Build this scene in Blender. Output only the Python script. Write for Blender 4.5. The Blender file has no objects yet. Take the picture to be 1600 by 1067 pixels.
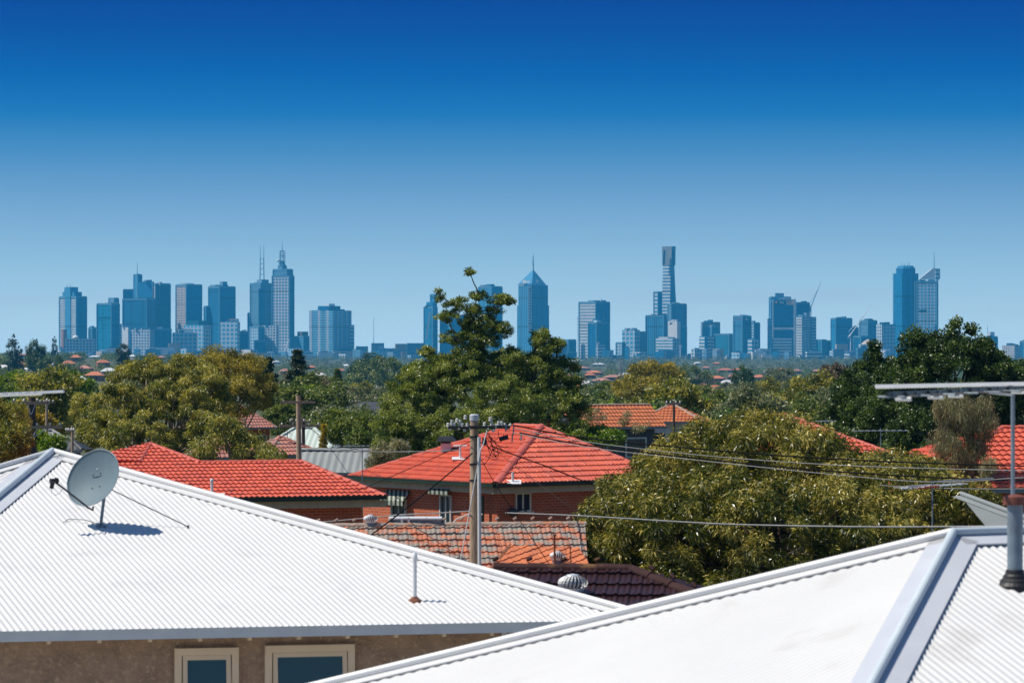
import bpy, bmesh, math, random
import numpy as np
from mathutils import Vector, Matrix
R = math.radians
SC = bpy.context.scene
COL = SC.collection
# ------------------------------------------------------------------ camera
CAMZ, F, HY = 8.0, 5000.0, 535.0        # focal length in pixels of the 1600 px wide frame, horizon row
cam = bpy.data.cameras.new('camera'); camo = bpy.data.objects.new('camera', cam); COL.objects.link(camo)
camo.location = (0, 0, CAMZ); camo.rotation_euler = (R(90), 0, 0)
cam.sensor_width = 36; cam.lens = 36*F/1600; cam.shift_y = (HY-533.5)/1600
cam.clip_start = 0.5; cam.clip_end = 60000
cam.dof.use_dof = True; cam.dof.focus_distance = 140; cam.dof.aperture_fstop = 5.6
SC.camera = camo
# ------------------------------------------------------------------ world, sun, exposure
SUNV = Vector((-0.63, -0.03, 1.0)).normalized()
w = bpy.data.worlds.new('World'); SC.world = w; w.use_nodes = True
nt = w.node_tree; nt.nodes.clear()
sky = nt.nodes.new('ShaderNodeTexSky'); sky.sky_type = 'NISHITA'; sky.sun_disc = False
sky.sun_elevation = math.asin(SUNV.z); sky.sun_rotation = math.atan2(SUNV.x, SUNV.y)
sky.air_density = 1.0; sky.dust_density = 0.3; sky.ozone_density = 2.0
tc = nt.nodes.new('ShaderNodeTexCoord'); sx = nt.nodes.new('ShaderNodeSeparateXYZ')
mr = nt.nodes.new('ShaderNodeMapRange'); mr.inputs[1].default_value = 0; mr.inputs[2].default_value = 0.3
rp = nt.nodes.new('ShaderNodeValToRGB'); mx = nt.nodes.new('ShaderNodeMix'); mx.data_type = 'RGBA'; mx.blend_type = 'MULTIPLY'
mx.inputs[0].default_value = 1.0
vm = nt.nodes.new('ShaderNodeVectorMath'); vm.operation = 'SCALE'; vm.inputs[3].default_value = 2.0
bg = nt.nodes.new('ShaderNodeBackground'); out = nt.nodes.new('ShaderNodeOutputWorld')
SKYSTR = 0.12
bg.inputs[1].default_value = SKYSTR
SKYRAMP = [(0.0, (0.5001, 0.7413, 1.1891)), (0.0367, (0.4217, 0.6063, 0.942)), (0.0767, (0.3369, 0.498, 0.7677)), (0.1166, (0.2676, 0.3835, 0.6204)), (0.1565, (0.1633, 0.273, 0.4878)), (0.1963, (0.0745, 0.1934, 0.4007)), (0.2361, (0.0106, 0.1258, 0.3429)), (0.2757, (0.0, 0.0822, 0.2957)), (0.3153, (0.0, 0.0504, 0.2424)), (0.3547, (0.0, 0.0302, 0.2106)), (0.5, (0.005, 0.06, 0.26)), (1.0, (0.24, 0.31, 0.38))]  #SKYRAMP
cr = rp.color_ramp
while len(cr.elements) > 1: cr.elements.remove(cr.elements[-1])
cr.elements[0].position = SKYRAMP[0][0]; cr.elements[0].color = (*SKYRAMP[0][1], 1)
for p_, c_ in SKYRAMP[1:]:
    e_ = cr.elements.new(p_); e_.color = (*c_, 1)
L = nt.links
L.new(tc.outputs['Generated'], sx.inputs[0]); L.new(sx.outputs['Z'], mr.inputs[0]); L.new(mr.outputs[0], rp.inputs[0])
cn = nt.nodes.new('ShaderNodeTexNoise'); cn.inputs['Scale'].default_value = 1; cn.inputs['Detail'].default_value = 6
cmp_ = nt.nodes.new('ShaderNodeMapping'); cmp_.inputs['Scale'].default_value = (9, 9, 110); L.new(tc.outputs['Generated'], cmp_.inputs[0]); L.new(cmp_.outputs[0], cn.inputs['Vector'])
cm_ = nt.nodes.new('ShaderNodeMapRange'); cm_.inputs[1].default_value = .52; cm_.inputs[2].default_value = .75; cm_.inputs[3].default_value = 0; cm_.inputs[4].default_value = .30; L.new(cn.outputs[0], cm_.inputs[0])
cz_ = nt.nodes.new('ShaderNodeMapRange'); cz_.inputs[1].default_value = .026; cz_.inputs[2].default_value = .034; cz_.inputs[3].default_value = 1; cz_.inputs[4].default_value = 0; L.new(sx.outputs['Z'], cz_.inputs[0])
cf_ = nt.nodes.new('ShaderNodeMath'); cf_.operation = 'MULTIPLY'; L.new(cm_.outputs[0], cf_.inputs[0]); L.new(cz_.outputs[0], cf_.inputs[1])
cl_ = nt.nodes.new('ShaderNodeMix'); cl_.data_type = 'RGBA'; cl_.inputs[7].default_value = (4.6, 5.4, 6.6, 1); L.new(cf_.outputs[0], cl_.inputs[0])
L.new(sky.outputs[0], mx.inputs[6]); L.new(rp.outputs[0], vm.inputs[0]); L.new(vm.outputs[0], mx.inputs[7]); L.new(mx.outputs[2], cl_.inputs[6]); L.new(cl_.outputs[2], bg.inputs[0]); L.new(bg.outputs[0], out.inputs[0])
sun = bpy.data.lights.new('sun', 'SUN'); sun.energy = 5.0; sun.angle = R(0.5); sun.color = (1.0, 0.94, 0.83)
suno = bpy.data.objects.new('sun', sun); COL.objects.link(suno)
suno.rotation_euler = SUNV.to_track_quat('Z', 'Y').to_euler(); suno.location = (0, 0, 50)
SC.view_settings.view_transform = 'Standard'; SC.view_settings.look = 'None'
SC.view_settings.exposure = 0.0; SC.view_settings.gamma = 1
SC.cycles.max_bounces = 6; SC.cycles.transparent_max_bounces = 4; SC.cycles.volume_bounces = 0
SC.cycles.diffuse_bounces = 3; SC.cycles.glossy_bounces = 2; SC.cycles.transmission_bounces = 3
SC.cycles.use_denoising = True
# ------------------------------------------------------------------ helpers
def P(px, py, d):
    return Vector(((px-800)/F*d, d, CAMZ+(HY-py)/F*d))
CAMP = Vector((0, 0, CAMZ))
def hit(px, py, plane):
    o, n = plane
    r = P(px, py, 1) - CAMP
    return CAMP + r*((o-CAMP).dot(n)/r.dot(n))
def plane3(a, b, c):
    n = (b-a).cross(c-a).normalized()
    if n.z < 0: n = -n
    return (a, n)
GD = [(0, .6), (60, .5), (100, .3), (150, -.6), (300, -4), (600, -8), (1000, -12), (2000, -22), (4000, -28), (8300, -30), (9500, -46), (15000, -78), (60000, -78)]
def ground(x, y):
    d = max(1.0, math.hypot(x, y)) if y > 0 else 1.0
    for (a, ga), (b, gb) in zip(GD, GD[1:]):
        if d <= b: g = ga+(gb-ga)*(d-a)/(b-a); break
    else: g = -30
    if y > 0:
        t = -x/max(d, 1)         # the land climbs a little to the left
        k = min(1, max(0, (t-.03)/.11)); k = k*k*(3-2*k)
        q = min(1, max(0, (d-900)/1800)); q2 = 1-min(1, max(0, (d-4200)/2500))
        g += 17*k*q*q2
    return g
def dist_for(px, py, h=0.0, lo=160, hi=7000):
    # distance where something standing h above the land shows at row py
    f = lambda d: HY+F*(CAMZ-(ground((px-800)/F*d, d)+h))/d
    best = lo; bestv = 1e9; d = lo
    while d < hi:
        v = abs(f(d)-py)
        if v < bestv: bestv = v; best = d
        d *= 1.02
    return best

class MB:
    def __init__(s): s.v = []; s.f = []; s.m = []; s.cur = 0
    def add(s, vs, fs):
        o = len(s.v); s.v.extend([tuple(v) for v in vs])
        for f in fs: s.f.append(tuple(i+o for i in f)); s.m.append(s.cur)
        return s
    def box(s, c, size, rot=None):
        c = Vector(c); a, b, h = size[0]/2, size[1]/2, size[2]/2
        vs = [Vector(q) for q in ((-a,-b,-h),(a,-b,-h),(a,b,-h),(-a,b,-h),(-a,-b,h),(a,-b,h),(a,b,h),(-a,b,h))]
        if rot is not None: vs = [rot @ q for q in vs]
        return s.add([q+c for q in vs], [(3,2,1,0),(4,5,6,7),(0,1,5,4),(1,2,6,5),(2,3,7,6),(3,0,4,7)])
    def prism(s, pts, z0, z1):
        n = len(pts)
        ar = sum(pts[i][0]*pts[(i+1)%n][1]-pts[(i+1)%n][0]*pts[i][1] for i in range(n))
        if ar < 0: pts = pts[::-1]
        vs = [(p[0], p[1], z0) for p in pts]+[(p[0], p[1], z1) for p in pts]
        return s.add(vs, [tuple(range(n-1, -1, -1)), tuple(range(n, 2*n))]+[(i, (i+1)%n, n+(i+1)%n, n+i) for i in range(n)])
    def tube(s, pts, rad, n=8, caps=True):
        pts = [Vector(p) for p in pts]
        if not hasattr(rad, '__len__'): rad = [rad]*len(pts)
        vs = []; prev = None
        for i, p in enumerate(pts):
            t = (pts[min(i+1, len(pts)-1)]-pts[max(i-1, 0)])
            t = t.normalized() if t.length > 1e-9 else Vector((0, 0, 1))
            if prev is None:
                a = t.cross(Vector((0, 0, 1)) if abs(t.z) < .9 else Vector((1, 0, 0))).normalized()
            else:
                a = prev-t*prev.dot(t); a = a.normalized() if a.length > 1e-6 else t.orthogonal().normalized()
            prev = a; b = t.cross(a)
            for k in range(n):
                q = 2*math.pi*k/n; vs.append(p+(a*math.cos(q)+b*math.sin(q))*rad[i])
        fs = []
        for i in range(len(pts)-1):
            for k in range(n):
                fs.append((i*n+k, i*n+(k+1)%n, (i+1)*n+(k+1)%n, (i+1)*n+k))
        if caps: fs.append(tuple(range(n-1, -1, -1))); fs.append(tuple((len(pts)-1)*n+k for k in range(n)))
        return s.add(vs, fs)
    def bar(s, a, b, w, h=None, up=None):
        a = Vector(a); b = Vector(b); h = h or w
        t = (b-a); l = t.length; t = t.normalized()
        up = Vector(up) if up else (Vector((0, 0, 1)) if abs(t.z) < .95 else Vector((0, 1, 0)))
        x = t.cross(up).normalized(); z = x.cross(t)
        m = Matrix((x, t, z)).transposed()
        return s.box((a+b)/2, (w, l, h), m)
    def lathe(s, c, prof, n=16, squash=1.0):
        c = Vector(c); vs = []; fs = []
        for r, z in prof:
            for k in range(n):
                q = 2*math.pi*k/n; vs.append(c+Vector((r*math.cos(q), r*math.sin(q)*squash, z)))
        for i in range(len(prof)-1):
            for k in range(n): fs.append((i*n+k, i*n+(k+1)%n, (i+1)*n+(k+1)%n, (i+1)*n+k))
        fs.append(tuple(range(n-1, -1, -1))); fs.append(tuple((len(prof)-1)*n+k for k in range(n)))
        return s.add(vs, fs)
    def build(s, name, mats, parent=None, smooth=False, uv=False):
        me = bpy.data.meshes.new(name); me.from_pydata(s.v, [], s.f); me.update()
        if not isinstance(mats, (list, tuple)): mats = [mats]
        for m in mats: me.materials.append(m)
        if len(mats) > 1: me.polygons.foreach_set('material_index', s.m)
        if uv:
            ul = me.uv_layers.new(name='UVMap')
            for p in me.polygons:
                n = p.normal
                h = math.hypot(n.x, n.y)
                for li in p.loop_indices:
                    co = me.vertices[me.loops[li].vertex_index].co
                    if h > .5: ul.data[li].uv = ((-n.y*co.x+n.x*co.y)/h, co.z)
                    else: ul.data[li].uv = (co.x, co.y)
        if smooth: me.polygons.foreach_set('use_smooth', [True]*len(me.polygons))
        return link(name, me, parent)
def wsum(o):
    v = Vector(o.location); p = o.parent
    while p: v += p.location; p = p.parent
    return v
def link(name, me, parent=None):
    o = bpy.data.objects.new(name, me); COL.objects.link(o)
    if parent is not None:
        o.parent = parent; o.location = -wsum(parent)
    return o
def tag(o, label, cat, group=None):
    o['label'] = label; o['category'] = cat
    if group: o['group'] = group
    return o
def thing(name, label, cat, loc=(0, 0, 0), group=None):
    o = bpy.data.objects.new(name, None); o.empty_display_size = .2; COL.objects.link(o); o.location = loc
    return tag(o, label, cat, group)
def struct(o, kind='structure'):
    o['kind'] = kind; return o

# ------------------------------------------------------------------ materials
def newmat(name):
    m = bpy.data.materials.new(name); m.use_nodes = True
    n = m.node_tree; b = n.nodes['Principled BSDF']
    return m, n, b
def N(n, t, **kw):
    o = n.nodes.new(t)
    for k, v in kw.items(): setattr(o, k, v)
    return o
def mixc(n, fac, a, b, mode='MIX'):
    m = N(n, 'ShaderNodeMix', data_type='RGBA', blend_type=mode)
    for i, v in ((0, fac), (6, a), (7, b)):
        if isinstance(v, (int, float)): m.inputs[i].default_value = v
        elif isinstance(v, tuple): m.inputs[i].default_value = (*v, 1)
        else: n.links.new(v, m.inputs[i])
    return m.outputs[2]
def math_(n, op, a, b=None):
    m = N(n, 'ShaderNodeMath', operation=op)
    for i, v in ((0, a), (1, b)):
        if v is None: continue
        if isinstance(v, (int, float)): m.inputs[i].default_value = v
        else: n.links.new(v, m.inputs[i])
    return m.outputs[0]
def noisy(name, c1, c2=None, scale=4.0, rough=.6, detail=4, bump=0.0, bscale=30.0, metal=0.0, spec=.5, stretch=None, c3=None, s3=20.0, t3=.62):
    m, n, b = newmat(name)
    c2 = c2 or tuple(x*.75 for x in c1)
    tcn = N(n, 'ShaderNodeTexCoord'); src = tcn.outputs['Object']
    if stretch:
        mp = N(n, 'ShaderNodeMapping'); mp.inputs['Scale'].default_value = stretch; n.links.new(src, mp.inputs[0]); src = mp.outputs[0]
    nz = N(n, 'ShaderNodeTexNoise'); nz.inputs['Scale'].default_value = scale; nz.inputs['Detail'].default_value = detail
    n.links.new(src, nz.inputs['Vector'])
    rr = N(n, 'ShaderNodeMapRange'); rr.inputs[1].default_value = .32; rr.inputs[2].default_value = .68; n.links.new(nz.outputs[0], rr.inputs[0])
    col = mixc(n, rr.outputs[0], c1, c2)
    if c3:
        n3 = N(n, 'ShaderNodeTexNoise'); n3.inputs['Scale'].default_value = s3; n3.inputs['Detail'].default_value = 6; n.links.new(src, n3.inputs['Vector'])
        r3 = N(n, 'ShaderNodeMapRange'); r3.inputs[1].default_value = t3-.06; r3.inputs[2].default_value = t3+.06; n.links.new(n3.outputs[0], r3.inputs[0])
        col = mixc(n, r3.outputs[0], col, c3)
    n.links.new(col, b.inputs['Base Color'])
    b.inputs['Roughness'].default_value = rough; b.inputs['Metallic'].default_value = metal; b.inputs['Specular IOR Level'].default_value = spec
    if bump:
        nb = N(n, 'ShaderNodeTexNoise'); nb.inputs['Scale'].default_value = bscale; nb.inputs['Detail'].default_value = 5; n.links.new(src, nb.inputs['Vector'])
        bp = N(n, 'ShaderNodeBump'); bp.inputs['Strength'].default_value = 1; bp.inputs['Distance'].default_value = bump
        n.links.new(nb.outputs[0], bp.inputs['Height']); n.links.new(bp.outputs[0], b.inputs['Normal'])
    return m
def brick(name, c1, c2, mortar, bw=.24, bh=.086, ms=.012):
    m, n, b = newmat(name)
    uv = N(n, 'ShaderNodeTexCoord').outputs['UV']
    br = N(n, 'ShaderNodeTexBrick'); br.inputs['Color1'].default_value = (*c1, 1); br.inputs['Color2'].default_value = (*c2, 1); br.inputs['Mortar'].default_value = (*mortar, 1)
    br.inputs['Scale'].default_value = 1; br.inputs['Brick Width'].default_value = bw; br.inputs['Row Height'].default_value = bh
    br.inputs['Mortar Size'].default_value = ms; br.inputs['Mortar Smooth'].default_value = .1; br.inputs['Bias'].default_value = -.1
    n.links.new(uv, br.inputs['Vector'])
    nz = N(n, 'ShaderNodeTexNoise'); nz.inputs['Scale'].default_value = 1.5; n.links.new(uv, nz.inputs['Vector'])
    col = mixc(n, math_(n, 'MULTIPLY', nz.outputs[0], .7), br.outputs[0], tuple(x*.6 for x in c1), 'MIX')
    n.links.new(col, b.inputs['Base Color']); b.inputs['Roughness'].default_value = .85
    bp = N(n, 'ShaderNodeBump'); bp.inputs['Distance'].default_value = .006; bp.invert = True
    n.links.new(br.outputs['Fac'], bp.inputs['Height']); n.links.new(bp.outputs[0], b.inputs['Normal'])
    return m
def facade(name, wall, glass, fh=7.0, hf=.4, cw=8.0, cf=.3, rough=.35, var=.75):
    # storeys fh high of which hf is spandrel, bays cw wide of which cf is pier
    m, n, b = newmat(name)
    uv = N(n, 'ShaderNodeTexCoord').outputs['UV']
    s = N(n, 'ShaderNodeSeparateXYZ'); n.links.new(uv, s.inputs[0])
    oi = N(n, 'ShaderNodeObjectInfo').outputs['Random']; k_ = math_(n, 'ADD', math_(n, 'MULTIPLY', oi, .55), .92)
    vv = math_(n, 'MULTIPLY', math_(n, 'DIVIDE', s.outputs[1], fh), k_); uu = math_(n, 'MULTIPLY', math_(n, 'DIVIDE', s.outputs[0], cw), k_)
    bay = math_(n, 'LESS_THAN', math_(n, 'FRACT', math_(n, 'DIVIDE', s.outputs[0], 31.0)), math_(n, 'MULTIPLY', oi, .3))
    win = math_(n, 'GREATER_THAN', math_(n, 'FRACT', vv), hf)
    if cf > 0: win = math_(n, 'MULTIPLY', win, math_(n, 'GREATER_THAN', math_(n, 'FRACT', uu), cf))
    cb = N(n, 'ShaderNodeCombineXYZ'); n.links.new(math_(n, 'FLOOR', uu), cb.inputs[0]); n.links.new(math_(n, 'FLOOR', vv), cb.inputs[1])
    wn = N(n, 'ShaderNodeTexWhiteNoise'); n.links.new(cb.outputs[0], wn.inputs['Vector'])
    g = mixc(n, math_(n, 'MULTIPLY', wn.outputs['Value'], var), glass, tuple(min(1, x*1.8+.02) for x in glass))
    nz = N(n, 'ShaderNodeTexNoise'); nz.inputs['Scale'].default_value = .03; n.links.new(uv, nz.inputs['Vector'])
    wl = mixc(n, nz.outputs[0], wall, tuple(x*.75 for x in wall))
    mech = math_(n, 'LESS_THAN', math_(n, 'FRACT', math_(n, 'ADD', math_(n, 'DIVIDE', s.outputs[1], fh*9.0 if fh < 50 else 70.0), .37)), .07)
    n2 = N(n, 'ShaderNodeTexNoise'); n2.inputs['Scale'].default_value = .012; n2.inputs['Detail'].default_value = 5; n.links.new(uv, n2.inputs['Vector'])
    g = mixc(n, math_(n, 'MULTIPLY', n2.outputs[0], .55), g, tuple(min(1, x*2.6+.03) for x in glass)); g = mixc(n, math_(n, 'MULTIPLY', mech, .7), g, tuple(x*.35 for x in glass)); wl = mixc(n, math_(n, 'MULTIPLY', mech, .5), wl, tuple(x*.5 for x in wall)); g = mixc(n, math_(n, 'MULTIPLY', bay, .6), g, tuple(x*.5 for x in glass)); g = mixc(n, math_(n, 'MULTIPLY', math_(n, 'FRACT', math_(n, 'MULTIPLY', oi, 7.3)), .35), g, (.10, .24, .36))
    n.links.new(mixc(n, win, wl, g), b.inputs['Base Color'])
    b.inputs['Specular IOR Level'].default_value = .25
    rg = math_(n, 'SUBTRACT', .85, math_(n, 'MULTIPLY', win, .5)); n.links.new(rg, b.inputs['Roughness'])
    return m
def leafmat(name, dark, mid, light, trans=.3, rough=.42, spec=.5):
    m, n, b = newmat(name)
    at = N(n, 'ShaderNodeAttribute', attribute_name='rnd')
    r = N(n, 'ShaderNodeValToRGB'); n.links.new(at.outputs['Fac'], r.inputs[0])
    e = r.color_ramp.elements; e[0].color = (*dark, 1); e[0].position = .1; e[1].color = (*light, 1); e[1].position = .95
    q = e.new(.5); q.color = (*mid, 1)
    n.links.new(r.outputs[0], b.inputs['Base Color']); b.inputs['Roughness'].default_value = rough; b.inputs['Specular IOR Level'].default_value = spec
    tr = N(n, 'ShaderNodeBsdfTranslucent'); hs = N(n, 'ShaderNodeHueSaturation'); hs.inputs['Value'].default_value = 1.5; hs.inputs['Saturation'].default_value = 1.15
    n.links.new(r.outputs[0], hs.inputs['Color']); n.links.new(hs.outputs[0], tr.inputs[0])
    ms = N(n, 'ShaderNodeMixShader'); ms.inputs[0].default_value = trans
    n.links.new(b.outputs[0], ms.inputs[1]); n.links.new(tr.outputs[0], ms.inputs[2]); n.links.new(ms.outputs[0], n.nodes['Material Output'].inputs[0])
    return m
M = {}
M['white_metal'] = noisy('white_painted_corrugated_iron', (.70, .695, .68), (.655, .65, .64), .8, .5, detail=7, bump=.0005, bscale=9, c3=(.60, .59, .57), s3=1.3, t3=.68)
M['flash'] = noisy('pale_grey_flashing', (.58, .60, .64), (.52, .54, .59), 2.0, .4, c3=(.5, .47, .42), s3=5, t3=.72)
M['flash_white'] = noisy('white_flashing', (.72, .715, .70), (.66, .66, .66), 1.5, .4)
M['gutter'] = noisy('grey_gutter', (.60, .67, .70), (.52, .59, .63), 3, .45)
M['render'] = noisy('brown_roughcast', (.44, .31, .22), (.32, .225, .16), 5, .95, bump=.03, bscale=22, c3=(.5, .36, .25), s3=18, t3=.6)
M['cream'] = noisy('cream_paint', (.85, .70, .50), (.80, .65, .46), 4, .55)
M['paleclad'] = noisy('pale_paint', (.72, .70, .64), (.62, .6, .55), 3, .6)
M['glass_dark'] = noisy('dark_window', (.012, .035, .06), (.008, .02, .035), 2, .12, spec=.8)
M['curtain'] = noisy('blue_blind', (.02, .10, .15), (.015, .08, .12), 30, .35, stretch=(0, 0, 6))
M['redtile'] = noisy('glazed_red_tile', (.70, .122, .054), (.52, .082, .042), 2.2, .55, detail=8, bump=.002, bscale=20, c3=(.40, .075, .05), s3=5, t3=.60)
M['redcap'] = noisy('red_ridge_tile', (.58, .115, .07), (.50, .09, .055), 5, .55, c3=(.6, .2, .17), s3=14, t3=.62)
M['oldtile'] = noisy('weathered_terracotta_tile', (.58, .19, .09), (.36, .14, .085), 4.5, .85, bump=.004, bscale=25, c3=(.27, .235, .2), s3=3.0, t3=.50)
M['oldtile2'] = noisy('newer_terracotta_tile', (.58, .17, .06), (.42, .12, .05), 3, .8, bump=.003, bscale=25, c3=(.12, .07, .05), s3=8, t3=.66)
M['oldcap'] = noisy('lichen_ridge_tile', (.42, .32, .25), (.26, .22, .19), 9, .9, c3=(.5, .2, .1), s3=6, t3=.6)
M['browntile'] = noisy('dark_brown_glazed_tile', (.040, .016, .018), (.028, .012, .013), 5, .32, bump=.001, bscale=20, c3=(.15, .07, .03), s3=3, t3=.74)
M['browncap'] = noisy('dull_brown_ridge_tile', (.06, .028, .026), (.04, .018, .018), 5, .85, spec=.2, c3=(.18, .09, .04), s3=3, t3=.66)
M['brick'] = brick('red_brick', (.66, .135, .045), (.52, .09, .035), (.66, .38, .25), ms=.010)
M['greengut'] = noisy('dark_green_gutter', (.02, .045, .025), (.015, .035, .02), 4, .4)
M['fascia'] = noisy('beige_fascia', (.56, .46, .30), (.48, .38, .25), 4, .6)
M['wood'] = noisy('weathered_pole_timber', (.55, .40, .27), (.30, .21, .14), 7, .9, stretch=(6, 6, .5), bump=.004, bscale=8)
M['wooddark'] = noisy('dark_pole_timber', (.09, .07, .055), (.05, .04, .035), 7, .9, stretch=(6, 6, .5))
M['galv'] = noisy('galvanised_steel', (.66, .68, .70), (.52, .55, .58), 9, .35, metal=.15)
M['galvdull'] = noisy('dull_zinc', (.24, .30, .34), (.16, .20, .24), 6, .5, metal=.2, c3=(.4, .42, .42), s3=7, t3=.65)
M['white'] = noisy('white_enamel', (.8, .8, .78), (.72, .72, .7), 10, .35)
M['porcelain'] = noisy('porcelain', (.75, .72, .66), (.6, .57, .52), 20, .25)
M['black'] = noisy('black_rubber', (.02, .02, .022), (.012, .012, .014), 8, .5)
M['blackmetal'] = noisy('black_metal', (.03, .035, .04), (.02, .022, .026), 8, .35)
M['cable'] = noisy('black_cable', (.008, .008, .009), (.006, .006, .007), 2, .8, spec=.1)
M['greycable'] = noisy('grey_cable', (.30, .30, .30), (.22, .22, .22), 2, .6, spec=.2)
M['dish'] = noisy('grey_dish_paint', (.15, .21, .24), (.135, .195, .225), 7, .6, spec=.25, c3=(.08, .12, .15), s3=16, t3=.70)
M['rust'] = noisy('rusty_steel', (.25, .09, .04), (.14, .05, .03), 14, .85)
M['rustcap'] = noisy('red_brown_cowl', (.22, .06, .04), (.15, .045, .03), 8, .6)
M['orangeplastic'] = noisy('orange_plastic', (.65, .10, .03), (.5, .08, .03), 9, .5)
M['greymetal'] = noisy('grey_roof_sheet', (.27, .29, .285), (.23, .25, .245), 1.0, .6)
M['greenmetal'] = noisy('pale_green_roof_sheet', (.52, .60, .54), (.45, .53, .48), 1.0, .55)
M['darkroof'] = noisy('dark_slate_roof', (.06, .065, .075), (.045, .05, .058), 1.0, .5)
M['bark'] = noisy('brown_bark', (.12, .085, .06), (.06, .042, .03), 6, .95, bump=.01, bscale=12)
M['palebark'] = noisy('pale_gum_bark', (.36, .29, .23), (.14, .10, .08), 5, .8)
# ------------------------------------------------------------------ ground
def make_ground():
    rs = [0.0]+[8*1.075**i for i in range(104)]
    na = 180; vs = [(0, 0, ground(0, 0))]; fs = []
    for r in rs[1:]:
        for k in range(na):
            a = 2*math.pi*k/na; x, y = r*math.sin(a), r*math.cos(a); vs.append((x, y, ground(x, y)))
    for i in range(1, len(rs)-1):
        for k in range(na):
            a, b = 1+(i-1)*na+k, 1+(i-1)*na+(k+1) % na
            fs.append((a, a+na, b+na, b))
    for k in range(na): fs.append((0, 1+k, 1+(k+1) % na))
    mb = MB(); mb.v = vs; mb.f = [f[::-1] for f in fs]; mb.m = [0]*len(fs)
    m = noisy('dry_grass_ground', (.075, .085, .03), (.13, .11, .06), .02, .95, detail=8, c3=(.05, .07, .025), s3=.1, t3=.5)
    struct(mb.build('ground', m, smooth=True))
make_ground()
mb = MB(); n_ = 24
xs_ = [-14+i*22/n_ for i in range(n_+1)]
for i in range(n_):
    x0, x1 = xs_[i], xs_[i+1]; mb.add([(x0, 27, ground(0, 60)+.12), (x1, 27, ground(0, 60)+.12), (x1, 36.2, ground(0, 60)+.12), (x0, 36.2, ground(0, 60)+.12)], [(0, 1, 2, 3)])
struct(mb.build('bounce_sheet', noisy('pale_bounce_sheet', (.62, .56, .48), (.52, .47, .40), 1.5, .9)))  # unseen pale sheet added to bounce sun onto the wall and gutter
# ------------------------------------------------------------------ roofs
def face(name, poly, mat, parent, kind='tile', gauge=.34, pitch=.15, amp=.022, step=.03, origin=None, udir=None, vdir=None, lift=0.0, seed=0, rag=0.0):
    """one roof slope. poly: convex, first edge along the eave (a,b) ; tile courses or corrugated sheet as real relief"""
    poly = [Vector(p) for p in poly]
    n = (poly[1]-poly[0]).cross(poly[-1]-poly[0]).normalized()
    if n.z < 0: n = -n
    u = (udir or (poly[1]-poly[0])).normalized()
    if vdir is not None: v = (vdir-n*vdir.dot(n)).normalized(); u = v.cross(n).normalized()
    else: v = n.cross(u).normalized()
    if v.z < 0: v = -v
    o = origin or poly[0]
    U = [(p-o).dot(u) for p in poly]; V = [(p-o).dot(v) for p in poly]
    u0, u1, v0, v1 = min(U)-.1, max(U)+.1, min(V), max(V)
    rng = np.random.default_rng(seed)
    per = 8; nu = int((u1-u0)/pitch*per)+2
    k0 = math.floor(u0/pitch*per); us = (np.arange(nu)+k0)*pitch/per
    ph = us/pitch*2*math.pi
    if kind == 'tile': prof = amp*(np.abs(np.sin(ph/2))**.8)*1.0
    elif kind == 'deep': prof = amp*(np.maximum(0, np.cos(ph))*1.0+np.maximum(0, np.cos(ph*1+math.pi))*.35)
    else: prof = amp*np.sin(ph)
    vs = []; fs = []
    def row(vv, h): 
        b = len(vs)
        for a_, h_ in zip(us, h): vs.append(o+u*float(a_)+v*float(vv)+n*float(h_+lift))
        return b
    def strip(a, b):
        for i in range(nu-1): fs.append((a+i, a+i+1, b+i+1, b+i))
    if kind in ('tile', 'deep'):
        j0, j1 = math.floor(v0/gauge), math.ceil(v1/gauge)
        for j in range(j0, j1):
            tilt = rng.normal(0, rag, nu//per+2).repeat(per)[:nu] if rag else 0
            tv = tilt
            a = row(j*gauge, prof*0+(-.004)); b = row(j*gauge+.002, prof+step+tv); strip(a, b)
            c = row((j+1)*gauge, prof*.9+tv*.3); strip(b, c)
    else:
        ns = max(1, int((v1-v0)/2.0)); prev = row(v0-.02, prof)
        for k in range(ns):
            nx = row(v0-.02+(v1-v0+.04)*(k+1)/ns, prof); strip(prev, nx); prev = nx
    bm = bmesh.new()
    bv = [bm.verts.new(q) for q in vs]
    for f in fs:
        try: bm.faces.new([bv[i] for i in f])
        except ValueError: pass
    cen = sum(poly, Vector())/len(poly)
    for i in range(len(poly)):
        a, b = poly[i], poly[(i+1) % len(poly)]
        e = (b-a).normalized(); pn = e.cross(n).normalized()
        if (cen-a).dot(pn) > 0: pn = -pn
        bmesh.ops.bisect_plane(bm, geom=bm.verts[:]+bm.edges[:]+bm.faces[:], plane_co=a+pn*.001, plane_no=pn, clear_outer=True)
    for f in bm.faces:
        f.normal_update()
        if f.normal.dot(n) < -.01: f.normal_flip()
        f.smooth = (kind == 'sheet')
    me = bpy.data.meshes.new(name); bm.to_mesh(me); bm.free(); me.materials.append(mat)
    return link(name, me, parent)
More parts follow.
